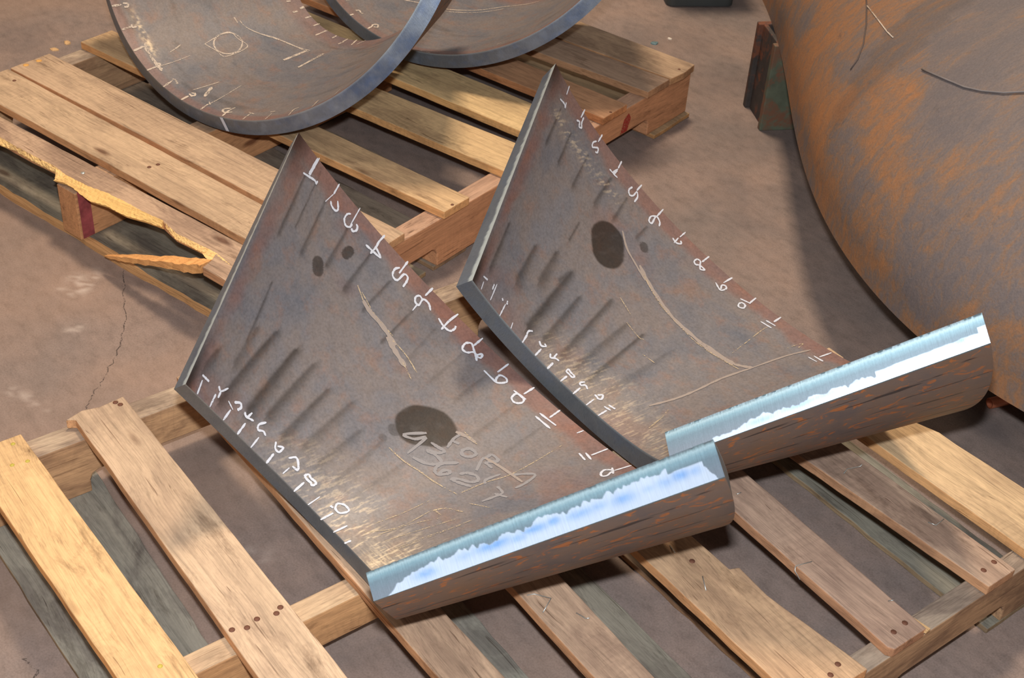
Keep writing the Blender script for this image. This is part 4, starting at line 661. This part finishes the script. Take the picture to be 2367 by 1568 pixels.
# ------------------------------------------------------------------ steel column stub (H section) propping the rim
def column():
    A = Vector((-.352, 1.556)); Bp = Vector((-.242, 1.500)); u = (Bp-A).normalized(); v = Vector((-u.y, u.x)); v = v if v.y > 0 else -v
    dpt = .122; w = .105; tf = .016; tw = .010; h = .2; mid = A+u*dpt/2+v*w/2
    m = simple('rusty column paint', (66, 58, 54), .7, nscale=35, var=.4, rust=(112, 66, 46), rth=(.50, .62)); mg = simple('peeling green paint', (94, 98, 80), .65, nscale=30, var=.35, rust=(116, 80, 60), rth=(.50, .60)); 
    root = empty('steel_column', (mid.x, mid.y, 0)); tag(root, 'short rusty H-section steel stub propping the rim of the big domed shell', 'steel beam')
    def bx(name, u0, u1, v0, v1, mat, lab=None):
        V = []
        for z in (0, h):
            for (a, b) in ((u0, v0), (u1, v0), (u1, v1), (u0, v1)):
                p = u*a+v*b; V.append((p.x, p.y, z))
        F = [(3, 2, 1, 0), (4, 5, 6, 7)]+[(i, (i+1) % 4, 4+(i+1) % 4, 4+i) for i in range(4)]
        o = link(name, mesh(name, V, F), [mat], root); b = o.modifiers.new('b', 'BEVEL'); b.width = .002; b.segments = 2
        if lab: o['label'] = lab
    bx('flange', -dpt/2, -dpt/2+tf, -w/2, w/2, m); bx('flange', dpt/2-tf, dpt/2, -w/2, w/2, mg, 'flange with peeling green and white paint'); bx('web', -dpt/2+tf, dpt/2-tf, -w/2+.010, -w/2+.010+tw, m)
column()

# ------------------------------------------------------------------ copper pipe
def pipe():
    a = Vector((.6400, 1.1545, .0095)); d = Vector((.021, .0697, 0)).normalized(); b = a+d*.55; r = .0092; ri = .0072; n = 36; V = []; F = []
    s = Vector((-d.y, d.x, 0))
    for (p, q) in ((a, r), (b, r), (b, ri), (a, ri)):
        for k in range(n): t = 2*PI*k/n; V.append(p-a+s*q*math.cos(t)+Vector((0, 0, q*math.sin(t))))
    for j in range(4):
        for k in range(n): F.append((j*n+k, j*n+(k+1) % n, ((j+1) % 4)*n+(k+1) % n, ((j+1) % 4)*n+k))
    o = link('copper_pipe', mesh('copper_pipe', V, F, True), [simple('copper', (206, 122, 88), .36, .45, nscale=20, var=.35)]); o.location = a
    tag(o, 'open-ended reddish copper pipe lying on the floor under the domed shell', 'pipe')
pipe()

# ------------------------------------------------------------------ dark steel bin at the top edge
def bin_():
    a = Vector((-.832, 1.758)); b = Vector((-.745, 1.908)); u = (b-a).normalized(); v = Vector((-u.y, u.x)); L = (b-a).length; r = .02
    out = []
    for (cx_, cy_, t0) in ((r, r, PI), (L-r, r, 1.5*PI), (L-r, .25-r, 0), (r, .25-r, .5*PI)):
        for k in range(7): t = t0+k/6*PI/2; out.append((cx_+r*math.cos(t), cy_+r*math.sin(t)))
    n = len(out); V = []; lev = ((0, .004), (.004, 0), (.34, 0), (.345, -.006), (.352, -.006), (.352, .004), (.02, .004))
    for z, ins in lev:
        for (x, y) in out:
            fx = x+(L/2-x)*ins/.05; fy = y+(.125-y)*ins/.05; p = a+u*fx+v*fy; V.append((p.x-a.x, p.y-a.y, z))
    F = [tuple(range(n))[::-1], tuple(range(6*n, 7*n))]
    for j in range(6):
        for k in range(n): F.append((j*n+k, j*n+(k+1) % n, (j+1)*n+(k+1) % n, (j+1)*n+k))
    me = mesh('steel_bin', V, F); fixn(me); o = link('steel_bin', me, [simple('dark green grey paint', (64, 66, 64), .6, nscale=12)]); o.location = (a.x, a.y, 0)
    tag(o, 'dark grey-green box on the floor, cut off by the top edge of the photo', 'container')
bin_()

# ------------------------------------------------------------------ small litter on the floor
def chip(name, x, y, r, h, mat, lab, cat, seed, stretch=1.0, rz=0, z=0.0):
    rnd = random.Random(seed); k = 9; V = []
    for lv, (s, zz) in enumerate(((1, 0), (.92, h*.6), (.6, h))):
        for i in range(k):
            t = 2*PI*i/k; q = r*s*(.75+.5*rnd.random()) if lv == 0 else 0
            if lv == 0: V.append((q*math.cos(t)*stretch, q*math.sin(t), 0))
            else: V.append((V[i][0]*s, V[i][1]*s, zz*(.7+.6*rnd.random())))
    F = [tuple(range(k))[::-1], tuple(range(2*k, 3*k))]+[(j*k+i, j*k+(i+1) % k, (j+1)*k+(i+1) % k, (j+1)*k+i) for j in (0, 1) for i in range(k)]
    o = link(name, mesh(name, V, F), [mat]); o.location = (x, y, z); o.rotation_euler = (0, 0, rz); tag(o, lab, cat)
Mw = simple('pale flake', (220, 206, 190), .8); Mt = simple('teal scrap', (96, 120, 124), .5); Mwd = simple('wood chip', (206, 166, 118), .8); Mbk = simple('black crumb', (58, 50, 50), .9)
chip('metal_scrap', -.6886, 1.5898, .007, .004, Mt, 'small blue-grey scrap on the floor beside the rear pallet corner', 'scrap', 1, 1.5, 1.0)
chip('paint_flake', -.690, 1.640, .005, .003, Mw, 'small pale flake on the floor past the blue-grey scrap', 'debris', 2)
chip('debris_clump', .0102, 1.4214, .007, .006, Mw, 'pale crumbs on the floor against the domed shell rim', 'debris', 3, 1.4, 2.0)
chip('debris_clump', .7530, 1.118, .011, .005, Mbk, 'black crumbly clump on the floor below the copper pipe', 'debris', 4, 1.3, 1.2)
chip('wood_chip', -1.3683, .4061, .007, .004, Mwd, 'small wood chip on the floor behind the rear pallet, nearer the top edge', 'wood chip', 5, 1.3)
chip('wood_chip', -1.3514, .3687, .007, .003, Mwd, 'small wood chip on the floor right beside the rear pallet end', 'wood chip', 6, 1.5, .5)

# ------------------------------------------------------------------ light and camera
R = Matrix(((.59736855, -.51263506, .61673018), (.79987327, .32532336, -.50434855), (.05791001, .79458795, .60438102)))
cam = bpy.data.cameras.new('camera'); co = bpy.data.objects.new('camera', cam); C.objects.link(co)
Cp = Vector((1.5358092, -.60334492, 1.44085886)); M4 = R.to_4x4(); M4.translation = Cp; co.matrix_world = M4
cam.sensor_fit = 'HORIZONTAL'; cam.sensor_width = 36; cam.lens = 3226.424*36/2367; cam.clip_start = .02
cam.dof.use_dof = True; cam.dof.focus_distance = 2.0; cam.dof.aperture_fstop = 18
bpy.context.scene.camera = co
def area(name, loc, target, size, power, col, sy=None):
    l = bpy.data.lights.new(name, 'AREA'); l.energy = power; l.color = col; l.shape = 'RECTANGLE'; l.size = size; l.size_y = sy or size
    o = bpy.data.objects.new(name, l); C.objects.link(o); o.location = loc
    o.rotation_euler = (Vector(target)-Vector(loc)).to_track_quat('-Z', 'Y').to_euler(); return o
fl = bpy.data.lights.new('camera_flash', 'AREA'); fl.shape = 'RECTANGLE'; fl.size = .06; fl.size_y = .035; fl.energy = 43; fl.color = (.86, .93, 1.0)
fo = bpy.data.objects.new('camera_flash', fl); C.objects.link(fo); fp = Cp+R.col[1]*.13; m = R.to_4x4(); m.translation = fp; fo.matrix_world = m
area('high_bay_lamp', (-1.3, 1.5, 4.8), (-.6, .9, 0), .7, 198, (1.0, .82, .62))
area('high_bay_lamp', (-3.2, -3.0, 6.5), (-.5, .5, 0), 1.6, 90, (1.0, .86, .72))
area('high_bay_lamp', (3.5, 6.0, 6.5), (0, .8, 0), 1.6, 70, (1.0, .86, .72))
w = bpy.data.worlds.new('hall'); bpy.context.scene.world = w; w.use_nodes = True
bg = w.node_tree.nodes['Background']; bg.inputs[0].default_value = (1.0, .86, .76, 1); bg.inputs[1].default_value = 0.22
vs = bpy.context.scene.view_settings; vs.view_transform = 'Standard'; vs.look = 'None'; vs.gamma = 1; vs.use_curve_mapping = False; vs.exposure = 0
